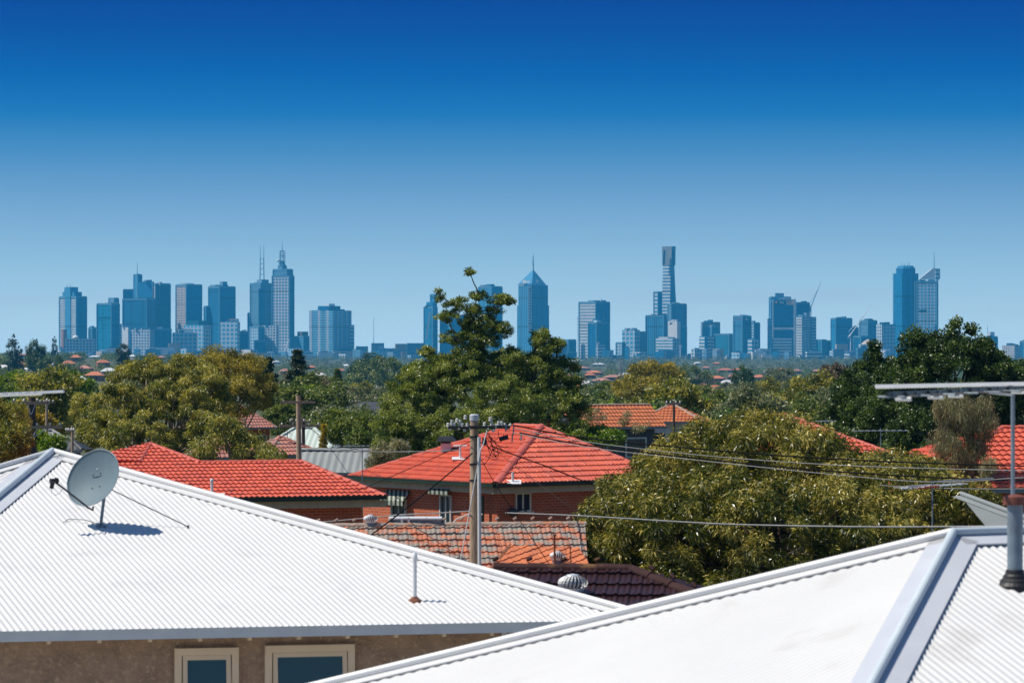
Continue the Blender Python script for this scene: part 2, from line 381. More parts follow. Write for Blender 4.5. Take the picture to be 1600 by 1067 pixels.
def caps(name, a, b, mat, parent, r=.11, seg=.40, lift=.02, flat=.75, horn=0.0):
    """overlapping half round ridge tiles from a (low) to b (high)"""
    a = Vector(a); b = Vector(b); mb = MB(); t = (b-a); Ln = t.length; t.normalize()
    s = t.cross(Vector((0, 0, 1))).normalized(); up = s.cross(t)
    k = max(1, int(Ln/seg)); 
    for i in range(k):
        p0 = a+t*(Ln*i/k); p1 = a+t*(Ln*(i+1)/k+.03)
        vs = []
        for p, rr, lf in ((p0, r*1.03, .012), (p1, r*.97, .0)):
            for q in range(9):
                an = math.pi*q/8
                vs.append(p+s*math.cos(an)*rr+up*(math.sin(an)*rr*flat+lift+lf-.03))
        fs = [(q, q+1, q+10, q+9) for q in range(8)]+[tuple(range(8, -1, -1)), tuple(range(9, 18))]
        mb.add(vs, fs)
        if horn: 
            c = p0+up*(r*flat+lift+.02); mb.tube([c-t*.02, c+t*.03+up*horn*.5, c+t*.06+up*horn*.9], [r*.28, r*.32, r*.25], 6)
    return mb.build(name, mat, parent)
def metal_hip(name, a, b, pa, pb, mat, matf, parent, r=.035, wdt=.2, lift=.02):
    """round roll with a flat wing down each slope; pa, pb are points inside the two slopes"""
    a = Vector(a); b = Vector(b); t = (b-a).normalized(); mb = MB()
    def n_of(p):
        n = t.cross(Vector(p)-a).normalized(); return -n if n.z < 0 else n
    ups = (n_of(pa)+n_of(pb)).normalized()
    c = ups*(lift+r*.9)
    mb.tube([a+c, b+c], r, 14)
    mb.cur = 1
    for p in (pa, pb):
        n = n_of(p); d = n.cross(t).normalized()
        if d.dot(Vector(p)-a) < 0: d = -d
        q0, q1 = a+n*lift, b+n*lift
        th = n*.004
        e0, e1 = q0+d*wdt, q1+d*wdt
        vs = [q0, q1, e1, e0, q0+th, q1+th, e1+th, e0+th, e0-n*.008, e1-n*.008]
        mb.add(vs, [(0, 1, 2, 3), (4, 7, 6, 5), (3, 2, 9, 8), (7, 6, 2, 3), (4, 0, 3, 7), (5, 6, 2, 1)])
    return mb.build(name, [mat, matf], parent)
def wallbox(name, pts, z0, z1, mat, parent):
    mb = MB(); mb.prism([(p[0], p[1]) for p in pts], z0, z1); return mb.build(name, mat, parent, uv=True)
def inset(pts, d):
    c = sum((Vector((p[0], p[1])) for p in pts), Vector((0, 0)))/len(pts); out = []
    n = len(pts); P2 = [Vector((p[0], p[1])) for p in pts]
    for i in range(n):
        a, b, e = P2[i-1], P2[i], P2[(i+1) % n]
        d1 = (b-a).normalized(); d2 = (e-b).normalized()
        n1 = Vector((-d1.y, d1.x)); n2 = Vector((-d2.y, d2.x))
        if n1.dot(c-b) < 0: n1 = -n1
        if n2.dot(c-b) < 0: n2 = -n2
        k = 1+n1.dot(n2)
        out.append(b+(n1+n2)*d/k)
    return out
def gutter(name, a, b, mat, parent, w=.11, h=.11, drop=.02, outw=None):
    a = Vector(a); b = Vector(b); t = (b-a).normalized(); s = t.cross(Vector((0, 0, 1))).normalized()
    if outw is not None and s.dot(outw) < 0: s = -s
    mb = MB(); o = s*(w/2-.01)+Vector((0, 0, -h/2-drop))
    mb.bar(a+o, b+o, w, h)
    mb.bar(a+o+s*w/2+Vector((0, 0, h/2)), b+o+s*w/2+Vector((0, 0, h/2)), .02, .02)
    return mb.build(name, mat, parent)
def wall_item(plane, px, py): return hit(px, py, plane)
def window(parent, plane, px0, py0, px1, height, frame=.07, mullion=1, mat='cream', glass='glass_dark', inner=False, sill=True):
    """a framed window on a wall plane from its upper left corner to its right edge, its height in metres"""
    o, n = plane; n = n if n.y < 0 else -n
    a = hit(px0, py0, plane); b = hit(px1, py0, plane); b.z = a.z
    t = (b-a).normalized(); Wd = (b-a).length; up = Vector((0, 0, 1)); f = MB()
    rot = Matrix((t, n.cross(t) if False else -n, up)).transposed()
    def bx(mb, x0, x1, z0, z1, dep, pr): mb.box(a+t*(x0+x1)/2+up*(-(z0+z1)/2)+n*pr, (x1-x0, dep, z1-z0), rot)
    bx(f, 0, Wd, 0, frame, .09, .03); bx(f, 0, Wd, height-frame, height, .09, .03)
    bx(f, 0, frame, frame, height-frame, .09, .03); bx(f, Wd-frame, Wd, frame, height-frame, .09, .03)
    for k in range(mullion): 
        x = Wd*(k+1)/(mullion+1); bx(f, x-.025, x+.025, frame, height-frame, .06, .02)
    fr = f.build('window', M[mat], parent)
    g = MB(); bx(g, frame, Wd-frame, frame, height-frame, .02, .008); g.build('pane', M[glass], fr)
    if sill:
        s_ = MB(); bx(s_, -.06, Wd+.06, height, height+.05, .16, .06); s_.build('sill', M[mat], fr)
    return fr

# ------------------------------------------------------------------ near left house with the white roof
H = thing('white_roofed_house', 'brown roughcast house with a white corrugated iron hip roof, in front at the left', 'house', (-2, 44, 0))
EL = P(0, 986, 37.7); ER = P(1015, 968, 39.27); ER.z = EL.z; PK = P(82, 710, 46)
PLH = plane3(EL, ER, PK)
CL = hit(-255, 990.6, PLH); CL.z = EL.z
LFT = P(0, 734, 45.2); dl = (LFT-PK); LFT = PK+dl*((PK.z-EL.z)/(PK.z-LFT.z))
BR = Vector((-2.0, 47, EL.z)); BL = Vector((-12, 50, EL.z))
vup = (hit(93, 728, PLH)-hit(350, 990, PLH))
face('roof', [CL, ER, PK], M['white_metal'], H, 'sheet', pitch=.0765, amp=.007, vdir=vup)
face('roof', [LFT, CL, PK], M['white_metal'], H, 'sheet', pitch=.0765, amp=.007)
face('roof', [ER, BR, PK], M['white_metal'], H, 'sheet', pitch=.0765, amp=.007)
face('roof', [BR, BL, PK], M['white_metal'], H, 'sheet', pitch=.0765, amp=.007)
face('roof', [BL, LFT, PK], M['white_metal'], H, 'sheet', pitch=.0765, amp=.007)
cen = (CL+ER+PK)/3
metal_hip('hip_flashing', ER, PK, cen, (ER+BR+PK)/3, M['flash_white'], M['flash_white'], H, .04, .17)
metal_hip('hip_flashing', CL, PK, cen, (CL+LFT+PK)/3, M['gutter'], M['flash'], H, .045, .24)  # roll in blue-grey so its shaded side is painted in
metal_hip('hip_flashing', LFT, PK, (CL+LFT+PK)/3, (LFT+BL+PK)/3, M['flash_white'], M['flash_white'], H, .035, .17)
gutter('gutter', CL, ER, M['gutter'], H, .12, .115, .0, Vector((0, -1, 0)))
gutter('gutter', ER, BR, M['gutter'], H, .12, .115, .0, Vector((1, 0, 0)))
fp = [CL, ER, BR, BL, LFT]
ins = inset([ER, BR, BL, LFT, CL], .48)
wallbox('wall', ins, -.3, EL.z-.06, M['render'], H)
i0, i4 = ins[0], ins[4]
wn = Vector((-(i0-i4).y, (i0-i4).x, 0)).normalized(); wn = wn if wn.y < 0 else -wn
WP = (Vector((i0.x, i0.y, 3)), wn)
for px0, py0, px1, ht in ((272, 1012, 372, 1.25), (413, 1007.5, 553, 1.25)):
    # outer architrave, then the sash standing slightly open inside it
    a = hit(px0, py0, WP); b = hit(px1, py0, WP); b.z = a.z; t = (b-a).normalized(); Wd = (b-a).length
    rot = Matrix((t, -wn, Vector((0, 0, 1)))).transposed(); mb = MB()
    def bx(mb, x0, x1, z0, z1, dep, pr, rt=rot): mb.box(a+t*(x0+x1)/2+Vector((0, 0, -(z0+z1)/2))+wn*pr, (x1-x0, dep, z1-z0), rt)
    fw = .085
    bx(mb, 0, Wd, 0, fw, .08, .04); bx(mb, 0, fw, fw, ht, .08, .04); bx(mb, Wd-fw, Wd, fw, ht, .08, .04); bx(mb, fw, Wd-fw, ht-fw, ht, .08, .04)
    fr = mb.build('window', M['cream'], H)
    mb = MB(); g = fw+.012; sw = .055
    bx(mb, g, Wd-g, g, g+sw, .04, .055); bx(mb, g, g+sw, g+sw, ht-g, .04, .055); bx(mb, Wd-g-sw, Wd-g, g+sw, ht-g, .04, .055); bx(mb, g+sw, Wd-g-sw, ht-g-sw, ht-g, .04, .055)
    # the sash is hinged at the top and leans out at the foot
    piv = a+Vector((0, 0, -g)); ax = t; RM = Matrix.Translation(piv) @ Matrix.Rotation(R(-7), 4, ax) @ Matrix.Translation(-piv)
    test = RM @ (a+Vector((0, 0, -1)))
    if (test-a).dot(wn) < 0: RM = Matrix.Translation(piv) @ Matrix.Rotation(R(7), 4, ax) @ Matrix.Translation(-piv)
    mb.v = [tuple(RM @ Vector(q)) for q in mb.v]; mb.build('sash', M['cream'], fr)
    mb = MB(); bx(mb, g+sw, Wd-g-sw, g+sw, ht-g-sw, .01, .05); mb.v = [tuple(RM @ Vector(q)) for q in mb.v]; mb.build('pane', M['curtain'], fr)
et = (ER-CL).normalized()
rt_ = MB()
for i in range(12):
    px = 73+i*80 if i else 73
    p = hit(73+79*i*(1-.004*i), 1000, WP); p.z = EL.z-.115
    mb = MB(); q = p+wn*.22; mb.box(q, (.045, .40, .10), Matrix((et, Vector((-et.y, et.x, 0)), Vector((0, 0, 1)))).transposed()); mb.build('rafter_tail', M['cream'], H)
p = hit(787, 985, WP)+wn*.05; mb = MB(); mb.tube([Vector((p.x, p.y, EL.z-.1)), Vector((p.x, p.y, .3))], .042, 10); mb.build('downpipe', M['gutter'], H)

# ------------------------------------------------------------------ near right house
H2 = thing('white_roofed_house', 'house with a bright white corrugated iron hip roof, nearest at the lower right', 'house', (3, 22, 0))
K = P(1490, 840, 26)
hl = Vector((-.951, .309, -.257)); hf = Vector((-.30, -.954, -.257)); rd = Vector((.889, .458, 0))
HLe = K+hl*8.2; HFe = K+hf*8.2; RE = K+rd*9; n_ = 8.2
HRe = RE+Vector((.458*5.8-.0, -.889*5.8, -.257*8.2))
HRe = RE+(HFe-K)-(-rd)*0; HRe = RE+Vector((.458, -.889, 0))*5.72; HRe.z = HFe.z
HBe = RE-Vector((.458, -.889, 0))*5.72; HBe.z = HFe.z
face('roof', [HLe, HFe, K], M['white_metal'], H2, 'sheet', pitch=.0765, amp=.006)
face('roof', [HFe, HRe, RE, K], M['white_metal'], H2, 'sheet', pitch=.0765, amp=.007)
face('roof', [HLe, K, RE, HBe], M['white_metal'], H2, 'sheet', pitch=.0765, amp=.007, udir=rd)
cA = (HLe+HFe+K)/3; cB = (HFe+RE+K)/3; cC = (HLe+K+RE)/3
metal_hip('hip_flashing', HLe, K, cA, cC, M['flash_white'], M['flash_white'], H2, .034, .15)
metal_hip('hip_flashing', HFe, K, cA, cB, M['gutter'], M['flash'], H2, .036, .20)  # front roll painted blue-grey to stand for its shaded side
metal_hip('ridge_flashing', K, RE, cB, cC, M['gutter'], M['flash'], H2, .034, .19)
for a_, b_, o_ in ((HLe, HFe, (-1, -.5, 0)), (HFe, HRe, (.4, -1, 0))): gutter('gutter', a_, b_, M['gutter'], H2, .12, .115, .0, Vector(o_))
wallbox('wall', inset([HLe, HFe, HRe, HBe], .5), -.3, HFe.z-.05, M['render'], H2)
# flue with its boot and cowl on the right house
PLB = plane3(HFe, RE, K)
fb = hit(1586, 912, PLB); fb_ = fb
fl = thing('flue_pipe', 'galvanised flue with red-brown cowl and black boot on the right white roof', 'flue', fb)
dpt = fb.y; top = CAMZ+(HY-786)/F*dpt
mb = MB(); mb.lathe(fb, [(.062, -.05), (.062, top-fb.z)], 24); mb.build('pipe', M['galvdull'], fl, smooth=False)
mb = MB(); mb.lathe(fb, [(.15, -.06), (.15, -.01), (.125, .015), (.12, .03), (.098, .045), (.094, .065), (.078, .08), (.074, .11), (.064, .115)], 24); mb.build('rubber_boot', M['black'], fl)
mb = MB(); mb.lathe(Vector((fb.x, fb.y, top)), [(.085, -.012), (.092, -.01), (.092, .052), (.07, .062), (.02, .07)], 24); mb.build('cowl', M['rustcap'], fl)

# ------------------------------------------------------------------ foliage
def leaf_mesh(name, C, D, Ln, Wd, rnd, mat, parent, rng, curl=.0):
    n = len(C); D = D/np.linalg.norm(D, axis=1, keepdims=True)
    rv = rng.normal(size=(n, 3)); S = np.cross(D, rv); S /= np.linalg.norm(S, axis=1, keepdims=True)+1e-9
    ln = (Ln*rng.uniform(.7, 1.3, n))[:, None]; wd = (Wd*rng.uniform(.7, 1.2, n))[:, None]*.5
    V = np.empty((n, 4, 3)); V[:, 0] = C; V[:, 1] = C+D*ln*.45+S*wd; V[:, 2] = C+D*ln; V[:, 3] = C+D*ln*.45-S*wd
    if curl: V[:, 2, 2] -= (ln[:, 0]*curl)
    me = bpy.data.meshes.new(name)
    me.vertices.add(4*n); me.vertices.foreach_set('co', V.reshape(-1).astype(np.float32))
    me.loops.add(4*n); me.loops.foreach_set('vertex_index', np.arange(4*n, dtype=np.int32))
    me.polygons.add(n); me.polygons.foreach_set('loop_start', np.arange(0, 4*n, 4, dtype=np.int32)); me.polygons.foreach_set('loop_total', np.full(n, 4, dtype=np.int32))
    at = me.attributes.new('rnd', 'FLOAT', 'FACE'); at.data.foreach_set('value', np.clip(rnd, 0, 1).astype(np.float32))
    me.update(calc_edges=True); me.materials.append(mat)
    return link(name, me, parent)
def clumps(ells, nc, cr, rng, lo=.45, hang=0.0):
    """clump centres near the surface of a union of ellipsoids (cx,cy,cz,rx,ry,rz)"""
    E = np.array(ells, float); wts = (E[:, 3]*E[:, 4]*E[:, 5])**.6; wts /= wts.sum()
    out = []
    tries = 0
    while len(out) < nc and tries < nc*30:
        tries += 1
        e = E[rng.choice(len(E), p=wts)]
        v = rng.normal(size=3); v /= np.linalg.norm(v)
        r = rng.uniform(lo, 1.0)**.6
        p = e[:3]+v*e[3:]*r
        q = (((p-E[:, :3])/E[:, 3:])**2).sum(1)
        if (q < .30).any() and rng.random() < .8: continue
        out.append(p)
    return np.array(out)
def foliage(CC, per, cr, rng, droop=.3, flat=.75, out_=.5, upb=.25, sd=.22):
    n = len(CC)*per; idx = np.repeat(np.arange(len(CC)), per)
    v = rng.normal(size=(n, 3)); v /= np.linalg.norm(v, axis=1, keepdims=True); v[:, 2] = v[:, 2]+upb
    sc = (cr*rng.uniform(.6, 1.25, len(CC)))[idx]
    r = (rng.random(n)**.45)*sc
    off = v*r[:, None]; off[:, 2] *= flat
    C = CC[idx]+off
    D = v*out_+rng.normal(size=(n, 3))*.5; D[:, 2] -= droop
    rn = rng.normal(.0, sd, n)+(rng.uniform(.2, .75, len(CC)))[idx]
    return C, D, rn
def limb(mb, a, b, r0, r1, rng, n=6, wob=.08, sides=6):
    a = np.array(a, float); b = np.array(b, float); Lg = np.linalg.norm(b-a); pts = []; rad = []
    bow = rng.normal(size=3)*Lg*wob; bow[2] = abs(bow[2])*.6
    for i in range(n+1):
        t = i/n; p = a+(b-a)*t+bow*math.sin(math.pi*t)+(rng.normal(size=3)*Lg*.012 if 0 < i < n else 0)
        pts.append(Vector(p)); rad.append(r0+(r1-r0)*t)
    mb.tube(pts, rad, sides); return pts
def tree(name, label, cat, base, ells, nc, per, cr, Ln, Wd, mat, bark, seed, droop=.3, top=(), ntop=0, trunk_r=.2, fork=.35, limbs=16, group=None, lo=.45, flat=.75, upb=.25, out_=.5, sides=7, curl=0.0, extra=None, twigs=0, topgold=0.0):
    rng = np.random.default_rng(seed)
    T = thing(name, label, cat, base, group)
    CC = clumps(ells, nc, cr, rng, lo)
    if extra is not None: CC = np.vstack([CC, np.array(extra)])
    C, D, rn = foliage(CC, per, cr, rng, droop, flat, out_, upb)
    if topgold: z_ = C[:, 2]; rn = rn+topgold*((z_-z_.min())/(z_.max()-z_.min())-.55)  # leaves shift to the paler golden tones towards the crown top
    if ntop:
        C2 = clumps(top, ntop, cr, rng, .3); a2 = foliage(C2, int(per*.36), cr*.60, rng, droop, .5, out_, upb)
        C, D, rn = np.vstack([C, a2[0]]), np.vstack([D, a2[1]]), np.concatenate([rn, a2[2]]); CC = np.vstack([CC, C2]); ells = list(ells)+list(top)
    leaf_mesh('crown', C, D, Ln, Wd, rn, mat, T, rng, curl)
    mb = MB(); base = np.array(base, float); E = np.array(ells)
    cz = E[:, :3].mean(0); fk = base+(cz-base)*fork
    limb(mb, base-np.array([0, 0, .4]), fk, trunk_r*1.25, trunk_r*.8, rng, 6, .03, sides+2)
    tg = [e[:3]+np.array([0, 0, -e[5]*.1]) for e in E]
    ends = []
    for t in tg:
        k_ = len(ends); src = fk; r_ = .5
        if ntop and k_ >= len(E)-len(top):
            low = [e_ for e_ in ends if e_[-1].z < t[2]-.1]
            if low: src = np.array(min(low, key=lambda e_: (e_[-1]-Vector(t)).length)[-1]); r_ = .2
        dz = min(1.0, np.linalg.norm(np.array(t)-fk)/6)
        ends.append(limb(mb, src, t, trunk_r*(.5-.22*dz) if r_ > .3 else trunk_r*.14, trunk_r*(.18-.10*dz), rng, 6, .07 if r_ > .3 else .05, sides))
    pick = rng.permutation(len(CC))[:limbs]
    for i in pick:
        c = CC[i]; j = int(np.argmin(((E[:, :3]-c)**2).sum(1))); st = ends[j][rng.integers(2, 6)]
        limb(mb, st, c, trunk_r*.2, trunk_r*.05, rng, 4, .08, 5)
    if twigs:
        for i in rng.permutation(len(CC))[:twigs]:
            c = CC[i]; j = int(np.argmin(((CC-c)**2).sum(1)+((CC == c).all(1))*1e9)); limb(mb, c, CC[j], trunk_r*.06, trunk_r*.04, rng, 2, .05, 4)
    mb.build('trunk', bark, T, smooth=True)
    return T
def ell(px, py, d, rx, ry, rd=None):
    """ellipsoid from its centre and radii in picture pixels at distance d; rd depth radius in metres"""
    c = P(px, py, d); s = d/F
    return (c.x, c.y, c.z, rx*s, rd if rd else rx*s, ry*s)
LM = {
 'fig': leafmat('olive_drooping_leaves', (.022, .042, .005), (.125, .135, .013), (.74, .60, .17), .24, .33),
 'gum': leafmat('gum_leaves', (.06, .078, .014), (.22, .225, .04), (.62, .52, .13), .35, .45),
 'gumgold': leafmat('golden_gum_leaves', (.10, .095, .018), (.26, .23, .04), (.60, .47, .10), .35, .5),
 'central': leafmat('green_gum_leaves', (.045, .075, .012), (.15, .195, .03), (.46, .48, .12), .32, .36),
 'dark': leafmat('dark_glossy_leaves', (.02, .04, .008), (.06, .105, .018), (.20, .27, .07), .22, .35),
 'weep': leafmat('grey_brown_weeping_leaves', (.10, .105, .05), (.23, .22, .11), (.50, .44, .22), .35, .5),
 'bright': leafmat('bright_green_leaves', (.05, .10, .008), (.14, .23, .018), (.32, .38, .04), .35, .45),
 'mid': leafmat('mid_green_leaves', (.05, .085, .016), (.14, .185, .036), (.32, .33, .08), .3, .5),
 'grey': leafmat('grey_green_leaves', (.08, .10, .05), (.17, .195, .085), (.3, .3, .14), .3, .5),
 'pine': leafmat('dark_pine_needles', (.018, .034, .014), (.04, .065, .022), (.10, .12, .04), .1, .5),
 'gold': leafmat('yellow_conifer_foliage', (.25, .17, .01), (.42, .29, .02), (.55, .42, .05), .25, .5),
 'purple': leafmat('brownish_leaves', (.09, .07, .04), (.17, .13, .075), (.28, .21, .11), .3, .5),
}
# ------------------------------------------------------------------ satellite dish on the left roof
ds = hit(158, 822, PLH)
DS = thing('satellite_dish', 'grey satellite dish with a black feed arm standing on the left white roof', 'satellite dish', ds)
nr = PLH[1]
dc = P(145, 746, ds.y-.10)
aim = Vector((-.50, -.80, .42)).normalized()
xa = aim.cross(Vector((0, 0, 1))).normalized(); za = xa.cross(aim).normalized()
# slight roll of the bowl
rl = R(-14); xa, za = xa*math.cos(rl)+za*math.sin(rl), za*math.cos(rl)-xa*math.sin(rl)
rx_, rz_ = .415, .40; mb = MB(); vs = []; fs = []
rings = [(i/10) for i in range(11)]; na = 40
for side in (0, 1):
    for q in rings:
        for k in range(na):
            a = 2*math.pi*k/na
            dep = .105*(q*q-1)-(.006 if side else 0)
            p = dc+xa*(rx_*q*math.cos(a))+za*(rz_*q*math.sin(a))+aim*dep
            vs.append(p)
nn = len(rings)*na
for side in (0, 1):
    for i in range(len(rings)-1):
        for k in range(na):
            f = (side*nn+i*na+k, side*nn+i*na+(k+1) % na, side*nn+(i+1)*na+(k+1) % na, side*nn+(i+1)*na+k)
            fs.append(f if side else f[::-1])
for k in range(na): fs.append(((10)*na+k, 10*na+(k+1) % na, nn+10*na+(k+1) % na, nn+10*na+k))
mb.add(vs, fs); rf = mb.build('reflector', M['dish'], DS, smooth=True)
mb = MB(); pts = [dc+xa*(rx_*math.cos(2*math.pi*k/na))+za*(rz_*math.sin(2*math.pi*k/na)) for k in range(na+1)]
mb.tube(pts, .007, 6); mb.build('rim', M['galvdull'], rf, smooth=True)
mb = MB()
for (u_, v_) in ((-.05, .09), (.07, .09), (-.05, -.10), (.07, -.10), (.0, .16)):
    c = dc+xa*u_+za*v_+aim*(.105*((u_/rx_)**2+(v_/rz_)**2-1)+.004); mb = MB(); mb.tube([c-aim*.004, c+aim*.004], .009, 8); mb.build('bolt', M['blackmetal'] if v_ < .15 else M['galv'], rf)
mt = dc-aim*.22+Vector((.02, .05, -.10))
mb = MB(); mb.tube([ds-nr*.02, ds+Vector((.0, 0, .06)), ds+Vector((.012, 0, .16)), mt+Vector((.0, 0, -.04)), mt+Vector((0, 0, .10))], .021, 12); mb.build('mast', M['galvdull'], DS, smooth=True)
mb = MB(); mb.bar(mt+Vector((0, 0, .02)), dc-aim*.14, .07, .10); mb.bar(dc-aim*.14-xa*.09, dc-aim*.14+xa*.09, .03, .14); mb.build('bracket', M['blackmetal'], DS)
mb = MB(); mb.lathe(ds, [(.07, -.02), (.075, .012), (.03, .02)], 12); mb.build('base_plate', M['galvdull'], DS)
foot = dc-za*rz_*1.0-aim*.05; fe = P(84, 751, ds.y-.45)
lowr = dc-za*(rz_+.06)+aim*.0
mb = MB(); mb.tube([foot, foot-za*.05, lowr+aim*.05, lowr+(fe-lowr)*.2, fe], [.013]*5, 8); mb.build('feed_arm', M['blackmetal'], DS, smooth=True)
mb = MB(); ad = (dc-fe).normalized(); mb.tube([fe-ad*.05, fe+ad*.03], [.034, .03], 12); mb.tube([fe+ad*.03, fe+ad*.06], [.042, .036], 12); mb.bar(fe-ad*.01, fe+Vector((-.03, 0, -.10)), .05, .05)
lnb = mb.build('feed_horn', M['black'], DS)
mb = MB(); q0 = fe+Vector((-.03, 0, -.10)); q1 = lowr+(fe-lowr)*.75
mb.tube([q0, q0+Vector((0, 0, -.05)), q0+Vector((.05, 0, -.09)), q0+Vector((.11, 0, -.06)), q1], .0035, 5); mb.build('cable_loop', M['galvdull'], lnb)
mb = MB(); c0 = ds; c1 = hit(107, 813, PLH); c2 = hit(99, 818, PLH); mb.tube([c0+nr*.02, (c0+c1)/2+nr*.03+Vector((0, 0, .02)), c1+nr*.02, c2+nr*.016], .006, 5); mb.build('coax_cable', M['galvdull'], DS)
# stay rod running from the mast head down to the right
sb = hit(294, 824, PLH)
mb = MB(); mb.tube([mt+Vector((.01, 0, .06)), sb+nr*.012], .0075, 6); mb.tube([sb-nr*.01, sb+nr*.03], .014, 8); mb.build('stay_rod', M['blackmetal'], DS)
# vent pipe on the left roof
vp = hit(648, 938, PLH); VT = thing('vent_pipe', 'thin white capped vent pipe with a rusty foot standing on the left white roof', 'vent pipe', vp)
vt = CAMZ+(HY-868)/F*vp.y
mb = MB(); mb.tube([vp-Vector((0, 0, .03)), Vector((vp.x, vp.y, vt))], .027, 14); mb.build('pipe', M['white'], VT)
mb = MB(); mb.lathe(Vector((vp.x, vp.y, vt)), [(.033, -.06), (.036, -.02), (.030, .01), (.02, .03), (.012, .045)], 14); mb.build('cap', M['white'], VT)
mb = MB(); mb.lathe(vp, [(.10, -.03), (.085, .005), (.05, .03), (.034, .05)], 14); mb.build('foot_flashing', M['rust'], VT)
# ------------------------------------------------------------------ red tiled house at the left
R1 = thing('red_tiled_house', 'brick house with a long red tiled hip roof, behind the left white roof', 'house', (-5, 93, 0))
E1a = P(60, 784, 87.35); ze = E1a.z
E1b = P(603, 775.5, 4.35*5000/(775.5-535)); E1b.z = ze
RRp = P(470, 721, 94); PL1 = plane3(E1a, E1b, RRp)
RLp = hit(313, 723, PL1); AP = hit(235, 694, PL1); ud = E1b-E1a
Mp = hit(313, 779, PL1); tt = (Mp-E1a).dot(ud)/ud.length_squared; Mp = E1a+ud*tt
G1 = hit(217, 723, PL1); QL = hit(60, 763, PL1)
TK = dict(pitch=.155, amp=.034, step=.034, gauge=.40, rag=.003)
face('roof', [Mp, E1b, RRp, RLp], M['redtile'], R1, origin=E1a, udir=ud, **TK)
face('roof', [E1a, Mp, RLp, AP, QL], M['redtile'], R1, origin=E1a, udir=ud, seed=2, **TK)
nP = PL1[1]
face('roof', [hit(120, 725, PL1)+nP*.12, G1+nP*.03, AP+nP*.03], M['redtile'], R1, **TK)
bk = Vector((ud.y*-1, ud.x, 0)).normalized()*8
E1c = E1b+bk*.95; E1c.z = ze; E1d = E1a+bk*1.2; E1d.z = ze
face('roof', [E1b, E1c, RRp], M['redtile'], R1, **TK)
mb = MB(); mb.add([RLp, RRp, E1c, E1d, AP, QL, E1a], [(0, 1, 2, 3), (0, 3, 4), (4, 3, 5), (5, 3, 6)]); mb.build('roof', M['redtile'], R1)
for a_, b_ in ((RLp, AP), (E1b, RRp), (RLp, RRp), (QL, AP)): caps('ridge_tiles', a_, b_, M['redcap'], R1, .10, .42)
caps('ridge_tiles', G1+nP*.03, AP+nP*.03, M['redcap'], R1, .07, .42)
gutter('gutter', E1a, E1b, M['greengut'], R1, .12, .10, -.02, Vector((0, -1, 0)))
mb = MB(); o_ = Vector((0, .12, -.20)); mb.bar(E1a+o_, E1b+o_, .04, .20); mb.build('fascia', M['fascia'], R1)
fp1 = inset([E1a, E1b, E1c, E1d], .55)
wallbox('wall', fp1, -1.5, ze-.25, M['brick'], R1)
mb = MB(); mb.prism([(p[0], p[1]) for p in inset([E1a, E1b, E1c, E1d], .12)], ze-.28, ze-.24); mb.build('soffit', M['fascia'], R1)
vq = hit(331, 779, PL1); VT2 = thing('vent_pipe', 'small white vent pipe at the edge of the left red tiled roof', 'vent pipe', vq)
mb = MB(); mb.tube([vq-Vector((0, 0, .05)), vq+Vector((0, 0, .52))], .04, 10); mb.build('pipe', M['white'], VT2)
mb = MB(); mb.box(vq+Vector((.12, -.05, .04)), (.45, .5, .05), Matrix.Rotation(R(20), 3, 'X')); mb.lathe(vq+Vector((0, 0, .5)), [(.05, -.03), (.052, .02), (.03, .06)], 10); mb.build('flashing', M['white'], VT2)
# ------------------------------------------------------------------ red tiled house in the middle
R2 = thing('red_tiled_house', 'two-sided brick house with a large red tiled hip roof behind the timber power pole', 'house', (1, 104, 0))
K2 = P(774, 757, 98); ze = K2.z
dL = Vector((-.62, .785, 0)).normalized(); dR = Vector((.80, .60, 0)).normalized()
LC = K2+dL*7.75; RC = K2+dR*7.0
A2 = P(845, 666, 104.5); A2b = A2+dL*1.35
face('roof', [LC, K2, A2, A2b], M['redtile'], R2, seed=5, **TK)
face('roof', [K2, RC, A2], M['redtile'], R2, seed=6, **TK)
BC = LC+(RC-K2)
face('roof', [RC, BC, A2b, A2], M['redtile'], R2); face('roof', [BC, LC, A2b], M['redtile'], R2)
for a_, b_ in ((K2, A2), (RC, A2), (LC, A2b), (A2b, A2)): caps('ridge_tiles', a_, b_, M['redcap'], R2, .14 if a_ is K2 else .10, 1.1 if a_ is K2 else .42)
for a_, b_, q_ in ((LC, K2, (-1, -1, 0)), (K2, RC, (1, -1, 0))):
    gutter('gutter', a_, b_, M['greengut'], R2, .12, .10, -.02, Vector(q_))
    s_ = Vector(q_).normalized()*-.12+Vector((0, 0, -.20)); mb = MB(); mb.bar(a_+s_, b_+s_, .04, .20); mb.build('fascia', M['fascia'], R2)
ip = inset([LC, K2, RC, BC], .33)
wallbox('wall', ip, -1.5, ze-.25, M['brick'], R2)
mb = MB(); mb.prism([(p[0], p[1]) for p in inset([LC, K2, RC, BC], .12)], ze-.28, ze-.24); mb.build('soffit', M['fascia'], R2)
nL = Vector((dL.y, -dL.x, 0)).normalized(); nL = nL if nL.y < 0 else -nL
nR = Vector((dR.y, -dR.x, 0)).normalized(); nR = nR if nR.y < 0 else -nR
WL = (Vector((ip[1].x, ip[1].y, 2)), nL); WR = (Vector((ip[1].x, ip[1].y, 2)), nR)
window(R2, WR, 804, 770, 828, .58, .045, 1)
awn_m = noisy('striped_awning', (.30, .33, .27), (.05, .07, .05), 1, .8)
mm = awn_m.node_tree; wv = N(mm, 'ShaderNodeTexWave'); wv.inputs['Scale'].default_value = 2.2; wv.bands_direction = 'X'
tcx = N(mm, 'ShaderNodeTexCoord'); mm.links.new(tcx.outputs['Object'], wv.inputs['Vector'])
